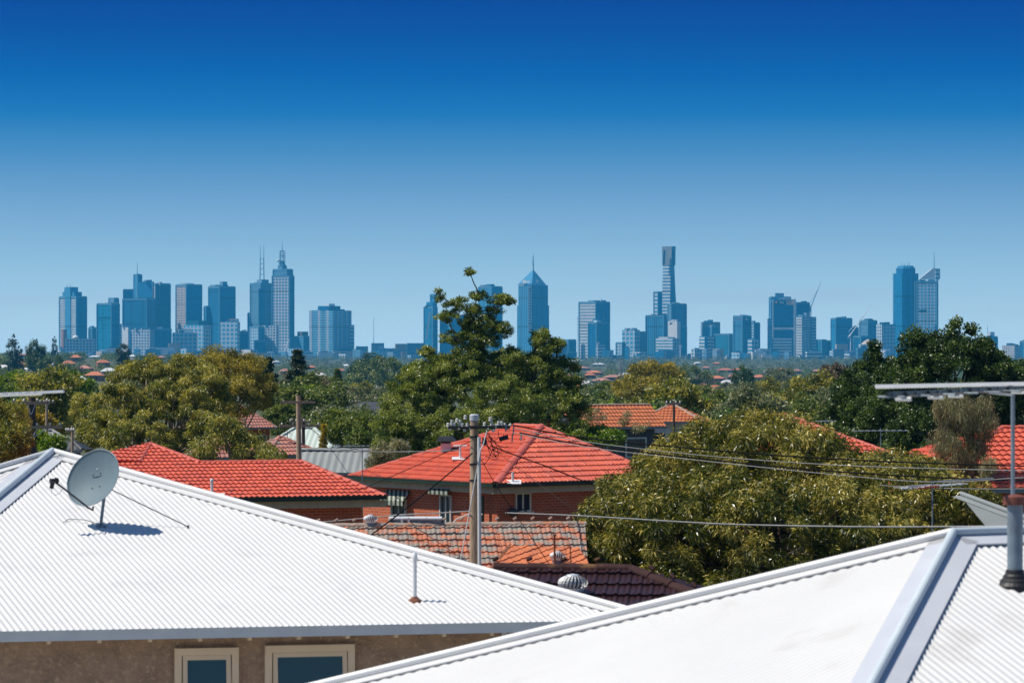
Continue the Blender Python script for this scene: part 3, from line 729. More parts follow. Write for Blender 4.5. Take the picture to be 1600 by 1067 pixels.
mm.links.new(mixc(mm, math_(mm, 'GREATER_THAN', wv.outputs['Fac'], .5), (.04, .06, .04), (.38, .40, .33)), mm.nodes['Principled BSDF'].inputs['Base Color'])
for (x0, x1, ya) in ((613, 636, 778), (689, 707, 772)):
    fr = window(R2, WL, x0, ya, x1, 1.15, .05, 1, 'paleclad', 'glass_dark')
    a = hit(x0-7, ya-13, WL); b = hit(x1+6, ya-13, WL); b.z = a.z
    sgn = WL[1]; mb = MB(); dn = Vector((0, 0, -.34 if x0 < 650 else -.12))
    p0, p1, p2, p3 = a+sgn*.02, b+sgn*.02, b+sgn*.33+dn, a+sgn*.33+dn; th = Vector((0, 0, .02))
    mb.add([p0, p1, p2, p3, p0+th, p1+th, p2+th, p3+th, p2+Vector((0, 0, -.12)), p3+Vector((0, 0, -.12))], [(0, 1, 2, 3), (4, 7, 6, 5), (3, 2, 8, 9), (0, 3, 7, 4), (1, 5, 6, 2)])
    mb.build('awning', awn_m, fr)
# chimney, vents on that roof
ch = P(597, 0, 1)
PLL = plane3(LC, K2, A2)
c_ = hit(697, 706, PLL); c_.z += .28; CH = thing('chimney', 'pale chimney with a black metal cowl behind the ridge of the middle red roof', 'chimney', (c_.x, c_.y, 3.2))
mb = MB(); mb.box((c_.x, c_.y, (c_.z+3)/2), (.34, .34, c_.z-3)); mb.build('stack', M['paleclad'], CH)
mb = MB(); mb.box((c_.x, c_.y, c_.z+.03), (.30, .30, .1)); mb.add([Vector((c_.x+q[0]*.33, c_.y+q[1]*.33, c_.z+.08)) for q in ((-1, -1), (1, -1), (1, 1), (-1, 1))]+[Vector((c_.x+q[0]*.22, c_.y+q[1]*.22, c_.z+.22)) for q in ((-1, -1), (1, -1), (1, 1), (-1, 1))], [(3, 2, 1, 0), (4, 5, 6, 7), (0, 1, 5, 4), (1, 2, 6, 5), (2, 3, 7, 6), (3, 0, 4, 7)]); mb.build('cowl', M['blackmetal'], CH)
PRR = plane3(K2, RC, A2)
def small_vent(px, py, pl, hgt, lab, tee=False):
    v = hit(px, py, pl); T = thing('vent_pipe', lab, 'vent pipe', v)
    mb = MB(); mb.tube([v-Vector((0, 0, .05)), v+Vector((0, 0, hgt))], .04, 10)
    if tee: mb.tube([v+Vector((-.22, 0, hgt)), v+Vector((.22, 0, hgt))], .03, 8)
    mb.build('pipe', M['white'], T)
    n = pl[1]; t = n.cross(Vector((0, -1, 0))).normalized()
    mb = MB(); mb.bar(v+n*.06-Vector((.25, .0, 0)), v+n*.06+Vector((.25, 0, 0)), .36, .03, up=n); mb.build('flashing', M['white'], T)
small_vent(719, 719, PLL, .46, 'white T-shaped vent pipe on the middle red roof, left of the timber pole', True)
small_vent(801, 756, PRR, .36, 'short white vent pipe on the middle red roof, right of its front hip')
# ------------------------------------------------------------------ old terracotta roof below
OT = thing('terracotta_tiled_house', 'house under a weathered lichen-covered terracotta tile roof below the middle red house', 'house', (-1, 72, 0))
O1 = P(440, 823, 73.2); O2 = P(914, 812, 73.9); O2.z = O1.z+.02
dn = Vector((.02, -2.6, -.99)); O4 = O1+dn*2.0; O3 = O2+dn*2.0
face('roof', [O4, O3, O2, O1], M['oldtile'], OT, 'deep', gauge=.335, pitch=.22, amp=.028, step=.035, rag=.007, seed=9)
bk = Vector((0, 4.5, -1.6)); mb = MB(); mb.add([O1, O2, O2+bk, O1+bk], [(0, 1, 2, 3)]); mb.build('roof', M['oldtile'], OT)
caps('ridge_tiles', O1, O2, M['oldcap'], OT, .11, .40, horn=.06)
PLO = plane3(O4, O3, O2)
wallbox('wall', inset([O4, O3, O2+bk, O1+bk], .5), -1, O4.z+.05, M['brick'], OT)
Wa, Wb = hit(797, 857, PLO)+Vector((0, 0, .03)), hit(766, 897, PLO)+Vector((0, 0, .03))
Wc = P(935, 906, 69.2); Wd_ = P(906, 858, 71.9)
plw = plane3(Wa, Wb, Wc); Wd_ = hit(905, 858, plw)
face('roof', [Wb, Wc, Wd_, Wa], M['oldtile2'], OT, 'deep', gauge=.33, pitch=.20, amp=.02, step=.022, vdir=Vector((-.45, 1, .35)), rag=.004, lift=.04)
caps('ridge_tiles', Wb, Wa, M['black'] if False else M['rust'], OT, .07, .4, lift=.05)
def turbine(px, py, pl, lab, r=.17, base=True):
    v = hit(px, py, pl); T = thing('turbine_vent', lab, 'roof ventilator', v)
    mb = MB(); mb.lathe(v, [(r*.62, -.12), (r*.62, .10), (r*.7, .11)], 16); mb.build('base_pipe', M['galvdull'], T)
    mb = MB(); n = 22
    for k in range(n):
        a0 = 2*math.pi*k/n; vs = []
        for i in range(9):
            t = i/8; el_ = math.pi*(.93*t+.03); rr = r*math.sin(el_)**.75; z = .10+r*.52*(1-math.cos(el_))
            for da, dr in ((0, 1.0), (.15, .93)):
                a = a0+da+t*.35; vs.append(v+Vector((rr*dr*math.cos(a), rr*dr*math.sin(a), z)))
        mb.add(vs, [(2*i, 2*i+1, 2*i+3, 2*i+2) for i in range(8)])
    rot_ = mb.build('blade_rotor', M['white'], T)
    mb = MB(); mb.lathe(v, [(r*.5, .12), (r*.62, .10+r*.5), (r*.4, .10+r*.9)], 12); mb.build('core', M['blackmetal'], rot_)  # black core added to paint the dark seen between the blades
    mb = MB(); mb.lathe(v, [(r*.45, .10+r*1.0), (r*.4, .11+r*1.03), (.01, .12+r*1.05)], 16); mb.lathe(v, [(r*.72, .10), (r*.74, .13), (r*.55, .14)], 16); mb.build('cap', M['galv'], T); return T
PLB2 = (O1+Vector((0, .6, -.2)), Vector((0, .33, .94)).normalized())
turbine(579, 823.5, (O1+Vector((0, 0, -.02)), PLO[1]), 'spinning turbine ventilator on the ridge of the weathered terracotta roof', .17)
turbine(871, 882, plw, 'turbine ventilator on the newer terracotta wing, behind the rusty stink pipe', .18)
# flat plant on the ridge: evaporative cooler tray
v = hit(648, 826, (O1, PLO[1])); v.y += .5
EC = thing('rooftop_cooler', 'grey rooftop cooler in a white frame on the terracotta ridge, left of the timber pole', 'cooler', v)
mb = MB(); mb.box(v+Vector((.02, 0, .12)), (1.15, .7, .16)); mb.build('body', M['galvdull'], EC)
mb = MB()
for z in (.22, ): mb.box(v+Vector((0, 0, z)), (1.22, .78, .035))
for x in (-.58, -.30, -.14): mb.box(v+Vector((x, -.37, .08)), (.05, .05, .28))
mb.build('frame', M['white'], EC)
mb = MB(); mb.tube([v+Vector((.62, -.1, .05)), v+Vector((.80, -.1, .04)), v+Vector((.95, -.1, .2)), v+Vector((1.2, -.1, .30)), v+Vector((1.55, -.1, .31))], .018, 8); mb.build('pipe', M['porcelain'], EC)
# stink pipe in front of the wing
v = hit(867, 888, plw); SP = thing('vent_pipe', 'thin rusty vent pipe standing in front of the turbine ventilator', 'vent pipe', v)
mb = MB(); mb.tube([v-Vector((0, 0, .1)), v+Vector((-.01, 0, .74))], .022, 8); mb.tube([v+Vector((-.03, 0, .72)), v+Vector((.02, 0, .75))], .03, 8); mb.build('pipe', M['rust'], SP)
# ------------------------------------------------------------------ brown tiled roof
BH = thing('brown_tiled_house', 'house with a dark brown glazed tile roof between the two white roofs', 'house', (1, 45, 0))
B1 = P(772, 889, 46.2); B2 = P(985, 886, 46.0); B1.z = B2.z = (B1.z+B2.z)/2
f1 = P(880, 950, 44.95); PLBR = plane3(B1, B2, f1)
B3 = hit(1108, 938, PLBR); dd = (B3-B2); B3 = B2+dd*1.6
B4 = B1+Vector((0, (B3-B2).y, (B3-B2).z)); B4 = B1+(B3-B2)-(B2-B1).normalized()*((B3-B2).dot((B2-B1).normalized()))
face('roof', [B4, B3, B2, B1], M['browntile'], BH, 'deep', gauge=.34, pitch=.165, amp=.024, step=.035, rag=.004, seed=4)
B5 = Vector((B3.x+.1, B2.y+(B2.y-B3.y), B3.z)); 
face('roof', [B3, B5, B2], M['browntile'], BH, 'deep', gauge=.34, pitch=.165, amp=.024, step=.035)
B6 = B1+Vector((0, 1.9, -.85)); mb = MB(); mb.add([B1, B2, B5, B6], [(0, 1, 2, 3)]); mb.build('roof', M['browntile'], BH)
caps('ridge_tiles', B1, B2, M['browncap'], BH, .10, .40, horn=.04); caps('ridge_tiles', B3, B2, M['browncap'], BH, .10, .40, horn=.04)
wallbox('wall', inset([B4, B3, B5, B6], .35), -1, B3.z, M['brick'], BH)
turbine(895, 934, PLBR, 'large white turbine ventilator on the dark brown tiled roof', .215)
# ------------------------------------------------------------------ grey sheet roof at the right
GH = thing('grey_roofed_shed', 'building with a light grey metal hip roof between the big leafy tree and the flue', 'shed', (8, 56, 0))
g1 = P(1502, 776, 56); g2 = P(1625, 822, 52.5); g3 = P(1552, 836, 52); g4 = g3+(g2-g3)*1.5
face('roof', [g3, g3+(g2-g1)*1.4, g1+(g2-g1)*1.4, g1], M['greymetal'], GH, 'sheet', pitch=.076, amp=.009)
gb = g1+Vector((3.5, 2.0, -.9)); mb = MB(); mb.add([g1, g1+(g2-g1)*1.4, gb+(g2-g1)*1.1, gb], [(0, 1, 2, 3)]); mb.build('roof', M['darkroof'], GH)
metal_hip('hip_flashing', g1+(g2-g1)*1.4, g1, (g1+g2+g3)/3, gb, M['greymetal'], M['greymetal'], GH, .04, .16)
q_ = [g3, g3+(g2-g1)*1.4, gb+(g2-g1)*1.1, gb]
wallbox('wall', inset(q_, .4), -1, min(p.z for p in q_)-.1, M['brick'], GH)
# ------------------------------------------------------------------ generic hip or gable house, detailed enough for the middle distance
def mkhouse(name, label, mat, px, py, d, wdt, dep, yaw, eave_h=2.7, rise=1.7, kind='hip', wall='brick', group=None, below=6, cat='house'):
    top = P(px, py, d); zt = top.z; ze = zt-rise
    T = thing(name, label, cat, (top.x, top.y, ze-eave_h), group)
    rot = Matrix.Rotation(R(yaw), 3, 'Z'); C_ = Vector((top.x, top.y, 0))
    def W(x, y, z): return C_+rot @ Vector((x, y, 0))+Vector((0, 0, z))
    a, b = wdt/2, dep/2; rl = a-b if kind == 'hip' else a
    if rl < .1: rl = .1
    c = [W(-a, -b, ze), W(a, -b, ze), W(a, b, ze), W(-a, b, ze)]; r0, r1 = W(-rl, 0, zt), W(rl, 0, zt)
    kd = dict(kind='tile', pitch=.22, amp=.04, step=.035, gauge=.34) if mat in ('redtile', 'oldtile', 'oldtile2', 'pinktile') else dict(kind='sheet', pitch=.3, amp=.012)
    if d > 260: kd = None
    def fc(p):
        if kd: face('roof', p, M[mat], T, **kd)
        else: mb = MB(); mb.add(p, [tuple(range(len(p)))]); mb.build('roof', M[mat], T)
    fc([c[0], c[1], r1, r0]); fc([c[2], c[3], r0, r1])
    if kind == 'hip': fc([c[1], c[2], r1]); fc([c[3], c[0], r0])
    cm = 'redcap' if mat == 'redtile' else ('oldcap' if mat.startswith('old') else mat)
    if d < 260:
        for p, q in ([(c[0], r0), (c[1], r1), (r0, r1)] if kind == 'hip' else [(r0, r1)]): caps('ridge_tiles', p, q, M[cm], T, .11, .42)
        gutter('gutter', c[0], c[1], M['greymetal'], T, .12, .1, .0, c[0]-c[3])
    i = .45
    mb = MB(); w4 = [W(-a+i, -b+i, 0), W(a-i, -b+i, 0), W(a-i, b-i, 0), W(-a+i, b-i, 0)]; mb.prism([(p.x, p.y) for p in w4], ze-eave_h-below, ze-.02)
    if kind != 'hip':
        for s in (-1, 1):
            x = s*(a-.25); hgt = zt-.12; mb.add([W(x, -b+.3, ze), W(x, b-.3, ze), W(x, 0, hgt), W(x-s*.1, -b+.3, ze), W(x-s*.1, b-.3, ze), W(x-s*.1, 0, hgt)], [(0, 1, 2), (5, 4, 3), (0, 2, 5, 3), (1, 4, 5, 2)])
    mb.build('wall', M[wall], T, uv=True)
    nw = max(2, int(wdt/3.5))
    for k in range(nw):
        x = -a+i+(k+.5)*(wdt-2*i)/nw; g = MB(); g.box(W(x, -b+i-.03, ze-1.1), (1.3, .08, 1.1), rot); f = g.build('window', M['paleclad'], T)
        g = MB(); g.box(W(x, -b+i-.06, ze-1.1), (1.1, .06, .92), rot); g.build('pane', M['glass_dark'], f)
    return T
M['pinktile'] = noisy('faded_pink_tile', (.50, .20, .15), (.36, .15, .12), 3, .85, c3=(.25, .2, .18), s3=2, t3=.6)
mkhouse('red_tiled_house', 'red tiled house at the right edge, partly behind the weeping tree', 'redtile', 1630, 668, 92, 11, 8.5, 12, 2.6, 1.55)
mkhouse('red_tiled_house', 'red tiled roof whose sloping hip shows behind the top of the big leafy tree', 'redtile', 1215, 648, 122, 8, 7.4, 8, 2.6, 1.55)
mkhouse('terracotta_tiled_house', 'orange tiled house with a dark gable end, left of the pole with crossarm', 'oldtile2', 944, 633, 172, 5.6, 3.6, 27, 2.6, 1.15, 'gable', 'darkroof')
mkhouse('terracotta_tiled_house', 'pale orange tiled hip roof right behind the gabled orange house', 'oldtile2', 1050, 632, 190, 4.2, 4.0, -8, 2.6, 1.0, 'hip', 'paleclad')
mkhouse('metal_roofed_house', 'house with a pale green metal roof behind the tall pole left of centre', 'greenmetal', 476, 668, 175, 3.9, 2.8, -12, 2.5, 1.05, 'hip', 'paleclad')
mkhouse('red_tiled_house', 'small faded red tiled roof just left of the tall pole, before the green roof', 'pinktile', 438, 683, 150, 3.2, 3.0, 35, 2.5, .8, 'hip', 'paleclad')
mkhouse('metal_roofed_house', 'low house with a wide grey metal roof between the two red roofs', 'greymetal', 524, 703, 128, 3.0, 2.6, -6, 2.2, .85, 'gable', 'brick')
mkhouse('slate_roofed_house', 'dark grey roofed house left of the large central gum tree', 'darkroof', 592, 628, 305, 8.5, 5, -14, 2.6, 1.0, 'hip', 'paleclad')
mkhouse('pink_tiled_house', 'faded pink roofed house seen through the golden gum tree', 'pinktile', 374, 634, 240, 4.4, 4.4, 25, 2.6, 1.6, 'hip', 'brick')
mkhouse('pink_tiled_house', 'faded pink tiled roof low behind the left red roof, under gum branches', 'pinktile', 338, 687, 148, 2.8, 2.6, 20, 2.4, .8, 'hip', 'brick')
mkhouse('metal_roofed_house', 'low blue-grey roofed house above the peak of the left white roof', 'darkroof', 105, 684, 140, 1.9, 1.6, -10, 2.4, .5, 'hip', 'darkroof')
mkhouse('metal_roofed_house', 'small light grey roofed house behind the two-armed pole at the left', 'greymetal', 76, 672, 175, 2.0, 1.6, 10, 2.4, .5, 'hip', 'paleclad')
# ------------------------------------------------------------------ poles
pd = 70.0; pb = P(741, 888, pd); pt = P(741, 650, pd)
UP = thing('power_pole', 'timber power pole with conduit and white insulators before the middle red roof', 'power pole', (pb.x, pb.y, ground(pb.x, pb.y)))
mb = MB(); mb.tube([Vector((pb.x, pb.y, 0)), Vector((pb.x, pb.y, 4)), pt], [.105, .10, .09], 16); mb.build('post', M['wood'], UP)
mb = MB(); mb.lathe(Vector((pt.x, pt.y, pt.z-.10)), [(.10, 0), (.103, .12), (.07, .145)], 16); mb.build('post_cap', M['galv'], UP)
cx = pb.x+.128
mb = MB(); mb.tube([Vector((cx, pb.y-.19, 0)), Vector((cx-.02, pb.y-.19, pt.z-.45))], .040, 12); mb.build('conduit', M['white'], UP)
mb = MB(); mb.tube([P(761, 672, pd-.2), P(755, 695, pd-.22), P(751, 702, pd-.24), P(745, 735, pd-.26), P(718, 884, pd-.3)], .014, 6); mb.build('white_conduit', M['white'], UP)
mb = MB()
for z in (.45, 1.05, 1.4): mb.lathe(Vector((pt.x, pt.y, pt.z-z)), [(.108, -.018), (.112, -.01), (.112, .018), (.1, .02)], 14)
mb.build('band', M['blackmetal'], UP)
arm = MB(); a0 = P(700, 668, pd-.15); a1 = P(797, 667, pd-.15); arm.bar(a0, a1, .07, .07); arm.build('crossarm', M['wooddark'], UP)
for px, py, kind in ((700, 664, 0), (706, 660, 1), (714, 657, 0), (719, 660, 1), (730, 664, 0), (727, 652, 0), (757, 663, 0), (768, 662, 1), (775, 666, 0), (779, 662, 1), (784, 662, 1), (766, 655, 0), (797, 665, 2), (722, 664, 0), (710, 664, 1), (734, 668, 0), (703, 669, 0), (763, 668, 0), (771, 671, 0), (789, 665, 1), (793, 668, 0), (717, 668, 0), (726, 669, 1)):
    c = P(px, py, pd-.15); mb = MB()
    if kind == 0: mb.lathe(c, [(.015, -.06), (.045, -.05), (.05, -.02), (.028, .0), (.045, .02), (.04, .045), (.02, .06)], 10)
    elif kind == 1: mb.lathe(c, [(.028, -.09), (.038, -.07), (.038, .05), (.028, .07)], 10)
    else: mb.tube([c+Vector((-.03, 0, -.03)), c+Vector((.03, 0, .05))], .035, 8)
    mb.v = [tuple(c+(Vector(q)-c)*.82) for q in mb.v]
    mb.build('insulator', M['porcelain'], UP)
for px, py in ((790, 668), (802, 672), (814, 682), (800, 684)):
    c = P(px, py, pd-.2); mb = MB(); mb.bar(c+Vector((0, 0, -.09)), c+Vector((.01, 0, .09)), .03, .035); mb.build('line_clamp', M['galvdull'] if px != 814 else M['porcelain'], UP)
mb = MB(); c = P(787, 684, pd-.1); mb.tube([c-Vector((.10, 0, .03)), c+Vector((.10, 0, .02))], [.05, .055], 10); mb.build('cable_joint', M['blackmetal'], UP)
mb = MB(); c = P(757, 690, pd-.15); mb.box(c, (.10, .12, .16)); mb.build('fuse_box', M['black'], UP)
rng = np.random.default_rng(3)
mb = MB()
for k in range(11):
    s = P(758+rng.uniform(-2, 6), 668+rng.uniform(-2, 30), pd-.15); e = P(768+rng.uniform(-4, 34), 668+rng.uniform(0, 50), pd-.2-rng.uniform(0, .2))
    c1 = (s+e)/2+Vector((rng.uniform(-.1, .25), 0, -rng.uniform(.1, .45)))
    pts = [s*(1-t)**2+c1*2*t*(1-t)+e*t*t for t in np.linspace(0, 1, 9)]; mb.tube(pts, .007, 5, False)
for (a, b, c) in (((741, 676), (748, 694), (757, 693)), ((735, 671), (725, 682), (712, 676)), ((758, 712), (790, 730), (773, 690)), ((770, 700), (760, 735), (745, 722))):
    s, m_, e = (P(*q, pd-.2) for q in (a, b, c)); mb.tube([s*(1-t)**2+m_*2*t*(1-t)+e*t*t for t in np.linspace(0, 1, 10)], .007, 5, False)
mb.build('jumper_wires', M['cable'], UP)
def pole(px, ytop, d, r, label, arms=(), braces=True, mat='wooddark', ins=True, lean=0, top_mat=None):
    t = P(px, ytop, d); g = ground(t.x, t.y); T = thing('power_pole', label, 'power pole', (t.x, t.y, g))
    mb = MB(); mb.tube([Vector((t.x+lean*(t.z-g), t.y, g-.3)), t], [r*1.2, r*.85], 12); mb.build('post', M[mat], T)
    for (x0, x1, y, th, yaw) in arms:
        a = P(x0, y, d-.12); b = P(x1, y, d-.12); b.y += yaw; a.y -= yaw
        mb = MB(); mb.bar(a, b, th, th*1.2); mb.build('crossarm', M['porcelain' if top_mat else 'wood'], T)
        if ins:
            for k in range(4):
                c = a+(b-a)*(.06+.88*[0, .3, .7, 1][k])+Vector((0, 0, th*.6)); m2 = MB(); m2.lathe(c, [(.02, 0), (.045, .03), (.045, .07), (.02, .11)], 8); m2.build('insulator', M['porcelain'], T)
        if braces:
            mid = (a+b)/2
            for s in (-1, 1): m2 = MB(); m2.bar(mid+(b-a)*s*.14+Vector((0, -.02, 0)), Vector((t.x, d-.14, a.z-.42)), .02, .03); m2.build('brace', M['galv'], T)
    return T
pole(50, 620, 118, .16, 'dark timber power pole with two crossarms, left of the left white roof peak', [(20, 76, 629.5, .10, .2), (40, 96, 667.5, .10, .2)])
pole(73, 624, 170, .08, 'slim pole with a short crossarm, just right of the two-armed dark pole', [(62, 84, 629, .07, .1)], mat='wood')
pole(113, 665, 112, .055, 'thin bare pole with short side brackets above the dish', [(103, 116, 674, .03, 0)], mat='wood', braces=False)
pole(466, 618, 112, .095, 'tall grey timber pole with one high crossarm, left of centre', [(438, 492, 628.5, .07, .05)], braces=False, mat='wood', ins=False, lean=.012)
pole(474, 652, 150, .09, 'pole with two low crossarms right behind the tall grey pole', [(437, 501, 665.5, .09, .2), (452, 486, 659, .05, .1)], mat='wooddark', braces=False)
pole(556, 624, 300, .10, 'thin pole with a short crossarm before the dark grey roof', [(545, 562, 628, .08, .1)], mat='wood', braces=False)
pole(1053, 626, 168, .07, 'thin power pole with one crossarm before the pale orange hip roof', [(1040, 1064, 631, .08, .1)], mat='wooddark', braces=False)
# mobile tower far off
t = P(970, 566, 1700); T = thing('cell_tower', 'slim grey telecom mast with antenna panels, on the far suburb below the skyline', 'telecom mast', (t.x, t.y, ground(t.x, t.y)))
mb = MB(); mb.tube([Vector((t.x, t.y, ground(t.x, t.y))), t], [.5, .35], 8); mb.build('mast', M['galvdull'], T)
for zz in (0, -3, -5.5):
    mb = MB()
    for k in range(6): mb.box(t+Vector((.9*math.cos(k*1.05), .9*math.sin(k*1.05), zz)), (.5, .5, 1.8))
    mb.build('antenna_panels', M['porcelain'], T)
# ------------------------------------------------------------------ wires
def wire(label, pts, r=.012, mat='cable', sag=.0):
    pts = [P(*p) for p in pts]; out = []
    if len(pts) > 3:
        q = [pts[0]*2-pts[1]]+pts+[pts[-1]*2-pts[-2]]
        for i in range(1, len(q)-2):
            for k in range(8): t = k/8; out.append(.5*((2*q[i])+(q[i+1]-q[i-1])*t+(2*q[i-1]-5*q[i]+4*q[i+1]-q[i+2])*t*t+(3*q[i]-q[i-1]-3*q[i+1]+q[i+2])*t**3))
        out.append(pts[-1])
    for i in range(len(pts)-1 if len(pts) < 4 else 0):
        a, b = pts[i], pts[i+1]
        for k in range(10 if i < len(pts)-2 else 11):
            t = k/10; q = a+(b-a)*t; q.z -= sag*4*t*(1-t)*(b-a).length/30; out.append(q)
    mb = MB(); mb.tube(out, r, 5); o = mb.build('power_line', M[mat]); 
    c = out[0]; return tag(o, label, 'power line', 'overhead wires')
def dx(px, d0=69.8, d1=62.0): return d0+(d1-d0)*(px-800)/860
wire('upper black overhead wire running right from the timber pole across the big leafy tree', [(x, y, dx(x)) for x, y in ((801, 664), (914, 684), (1100, 702), (1240, 713), (1400, 721.5), (1660, 730))], .016, 'cable')
wire('thin grey overhead wire just below the upper black wire right of the pole', [(x, y, dx(x)) for x, y in ((803, 669), (914, 690), (1100, 711.5), (1300, 726), (1500, 733), (1660, 736))], .009, 'greycable')
wire('lower black overhead wire running right from the timber pole', [(x, y, dx(x)) for x, y in ((812, 676), (914, 695), (1100, 717), (1300, 736), (1500, 747.5), (1660, 752))], .016, 'cable')
wire('lowest grey wire of the bundle right of the pole, meeting the red antenna', [(x, y, dx(x, 69.8, 60)) for x, y in ((802, 676), (914, 698), (1100, 720), (1300, 741), (1459, 753), (1600, 746))], .009, 'greycable')
wire('grey wire passing behind the red antenna and the flue', [(1375, 758, 66), (1660, 762, 60)], .008, 'greycable', .2)
wire('thick pale service cable crossing the big leafy tree low down to the right', [(790, 801, 69.7), (905, 805.5, 66), (1100, 817, 59), (1230, 821, 55), (1400, 823, 51), (1660, 821, 45)], .015, 'greycable')
wire('black service wire slanting down left from the timber pole over the red roof', [(738, 708, 69.8), (571, 842, 60)], .015, 'cable', .12)
wire('thin dark wire from the pole down left to the eave of the left red roof', [(738, 688, 69.8), (535, 776, 74)], .008, 'cable', .12)
wire('black wire slanting down right from the pole across the hip of the middle red roof', [(768, 697, 69.8), (850, 727, 74), (960, 769, 80)], .015, 'cable', .05)
wire('thin grey wire falling right past the short white vent to the big leafy tree', [(770, 700, 69.8), (906, 802, 78)], .006, 'greycable', .1)
wire('thin black wire falling from the pole to the newer terracotta wing', [(752, 718, 69.6), (775, 758, 70), (862, 886, 69)], .008, 'cable', .05)
wire('white service cable rising left of the pole below the left red roof', [(735, 798, 69.8), (620, 804, 74), (478, 817, 80)], .014, 'greycable', .05)
wire('far wire strung left from the pole behind the low grey roof', [(480, 701, 112), (720, 703, 90)], .012, 'greycable', .1)
wire('thin wire strung between the tall grey pole and the middle red roof', [(470, 655, 149), (566, 703, 105)], .012, 'cable', .2)
wire('faint far wire over the pale orange roofs right of the central gum', [(900, 590, 600), (1330, 620, 420)], .03, 'greycable', .2)
# pole mount of cables on the red house wall
mb = MB(); c = hit(797, 799, WR)+nR*.15; mb.lathe(c, [(.10, -.12), (.14, -.03), (.13, .06), (.05, .12)], 10); mb.tube([c+Vector((.1, 0, 0)), c+Vector((.3, -.05, .08)), c+Vector((.42, 0, .02))], .03, 6)
o = mb.build('cable_drum', M['darkroof']); tag(o, 'dark blue-grey bundle of cable fittings on the brick wall beside the timber pole', 'cable fitting')
mb = MB(); q = hit(762, 775, WL)+nL*.2; mb.tube([q, q-Vector((0, 0, 3.0))], .055, 8); o = mb.build('wall_pipe', M['greengut'], R2)
# ------------------------------------------------------------------ tv antennas
def yagi(label, px, py, d, L_, dirx, mast_to, mast_r=.02, n=9, el=.5, mats=('galv', 'galv'), refl=True, mpx=None, tilt=0.0, yaw=0):
    """boom through (px,py) at distance d along dirx (yaw from the picture plane), mast down to height mast_to"""
    c = P(px, py, d); t = Vector((math.cos(R(yaw))*dirx, math.sin(R(yaw)), tilt)).normalized(); e = Vector((-t.y, t.x, 0)).normalized()
    T = thing('tv_antenna', label, 'tv antenna', (c.x, c.y, mast_to))
    mb = MB(); mb.tube([Vector((c.x, c.y, mast_to)), c+Vector((0, 0, .10))], mast_r, 10); mb.build('mast', M['galvdull'], T)
    mb = MB(); mb.bar(c-t*L_*.5, c+t*L_*.5, .028, .028); mb.build('boom', M[mats[0]], T)
    mb = MB()
    for k in range(n):
        p = c+t*L_*(-.48+.96*k/(n-1)); l = el*(1-.35*k/(n-1)); mb.tube([p-e*l*.5+Vector((0, 0, .015)), p+e*l*.5+Vector((0, 0, .015))], .006, 5)
    mb.build('elements', M[mats[1]], T)
    return T, c, t, e
# large blurred antenna at the right, on its mast behind the flue
d0 = 20.5; PLBk = plane3(HLe, RE, K)
mp = P(1582, 775, 28.2); 
AT = thing('tv_antenna', 'large blurred TV antenna with long white bar on a grey mast at the right', 'tv antenna', mp)
mtop = P(1582.5, 597, 28.2); mfoot = hit(1582, 842, PLB)
mfoot = Vector((mtop.x, mtop.y, K.z-.6))
mb = MB(); mb.tube([mfoot, mtop], .018, 12); mb.build('mast', M['galvdull'], AT)
b0 = P(1368, 604, 24.5); b1 = P(1660, 598.5, 29.5)
upv = Vector((0, math.sin(R(35)), math.cos(R(35))))
b0 = P(1368, 604, 27.4); b1 = P(1680, 598, 27.9)
mb = MB(); mb.bar(b0, b1, .012, .034, up=upv); mb.build('long_bar', M['white'], AT)
c0 = P(1386, 616, 23.5); c1 = P(1660, 601.5, 30)
tt_ = (c1-c0).normalized(); ee = Vector((-tt_.y, tt_.x, 0)).normalized()
mb = MB(); mb.bar(c0, c1, .028, .03); mb.build('boom', M['blackmetal'], AT)
for k in range(15):
    p = c0+(c1-c0)*(.02+k*.055); l = .10+.01*k
    mb = MB(); mb.tube([p-ee*l+Vector((0, 0, -.02)), p+ee*l+Vector((0, 0, -.02))], .009, 6); mb.box(p+Vector((0, 0, -.01)), (.05, .05, .04)); mb.build('element', M['blackmetal' if k % 2 else 'galvdull'], AT)
for k in (1, 4, 6, 13, 14):
    p = c0+(c1-c0)*(.02+k*.052)+Vector((0, -.03, -.04)); mb = MB(); mb.tube([p-ee*.06, p+ee*.06], .016, 8); mb.build('end_clip', M['white'], AT)
mb = MB(); mb.bar(P(1525, 611, 27), P(1582, 617, 28.2), .02, .02); mb.bar(P(1570, 610, 28), P(1640, 613, 29), .02, .02); mb.build('brace', M['galv'], AT)
# blurred antenna at the left edge on the left roof
la = P(-36, 616, 37); lm = hit(-36, 760, plane3(LFT, CL, PK)); 
LA = thing('tv_antenna', 'pale blurred TV antenna reaching in from the left edge', 'tv antenna', lm); 
mb = MB(); mb.tube([Vector((la.x, la.y, lm.z-.4)), la+Vector((0, 0, .1))], .02, 10); mb.build('mast', M['galvdull'], LA)
mb = MB(); mb.bar(P(-60, 618, 37.2), P(100, 611.5, 36.0), .022, .03); mb.build('boom', M['galv'], LA)
mb = MB(); mb.bar(P(-60, 621, 37.5), P(66, 616, 36.4), .02, .02); mb.build('long_bar', M['galv'], LA)
b_ = P(20, 615, 36.6)
mb = MB()
for k in range(9): q = P(-40+k*12, 617-k*.5, 37-k*.12); mb.tube([q-Vector((0, .14, 0)), q+Vector((0, .14, 0))], .006, 5)
mb.build('elements', M['galv'], LA)
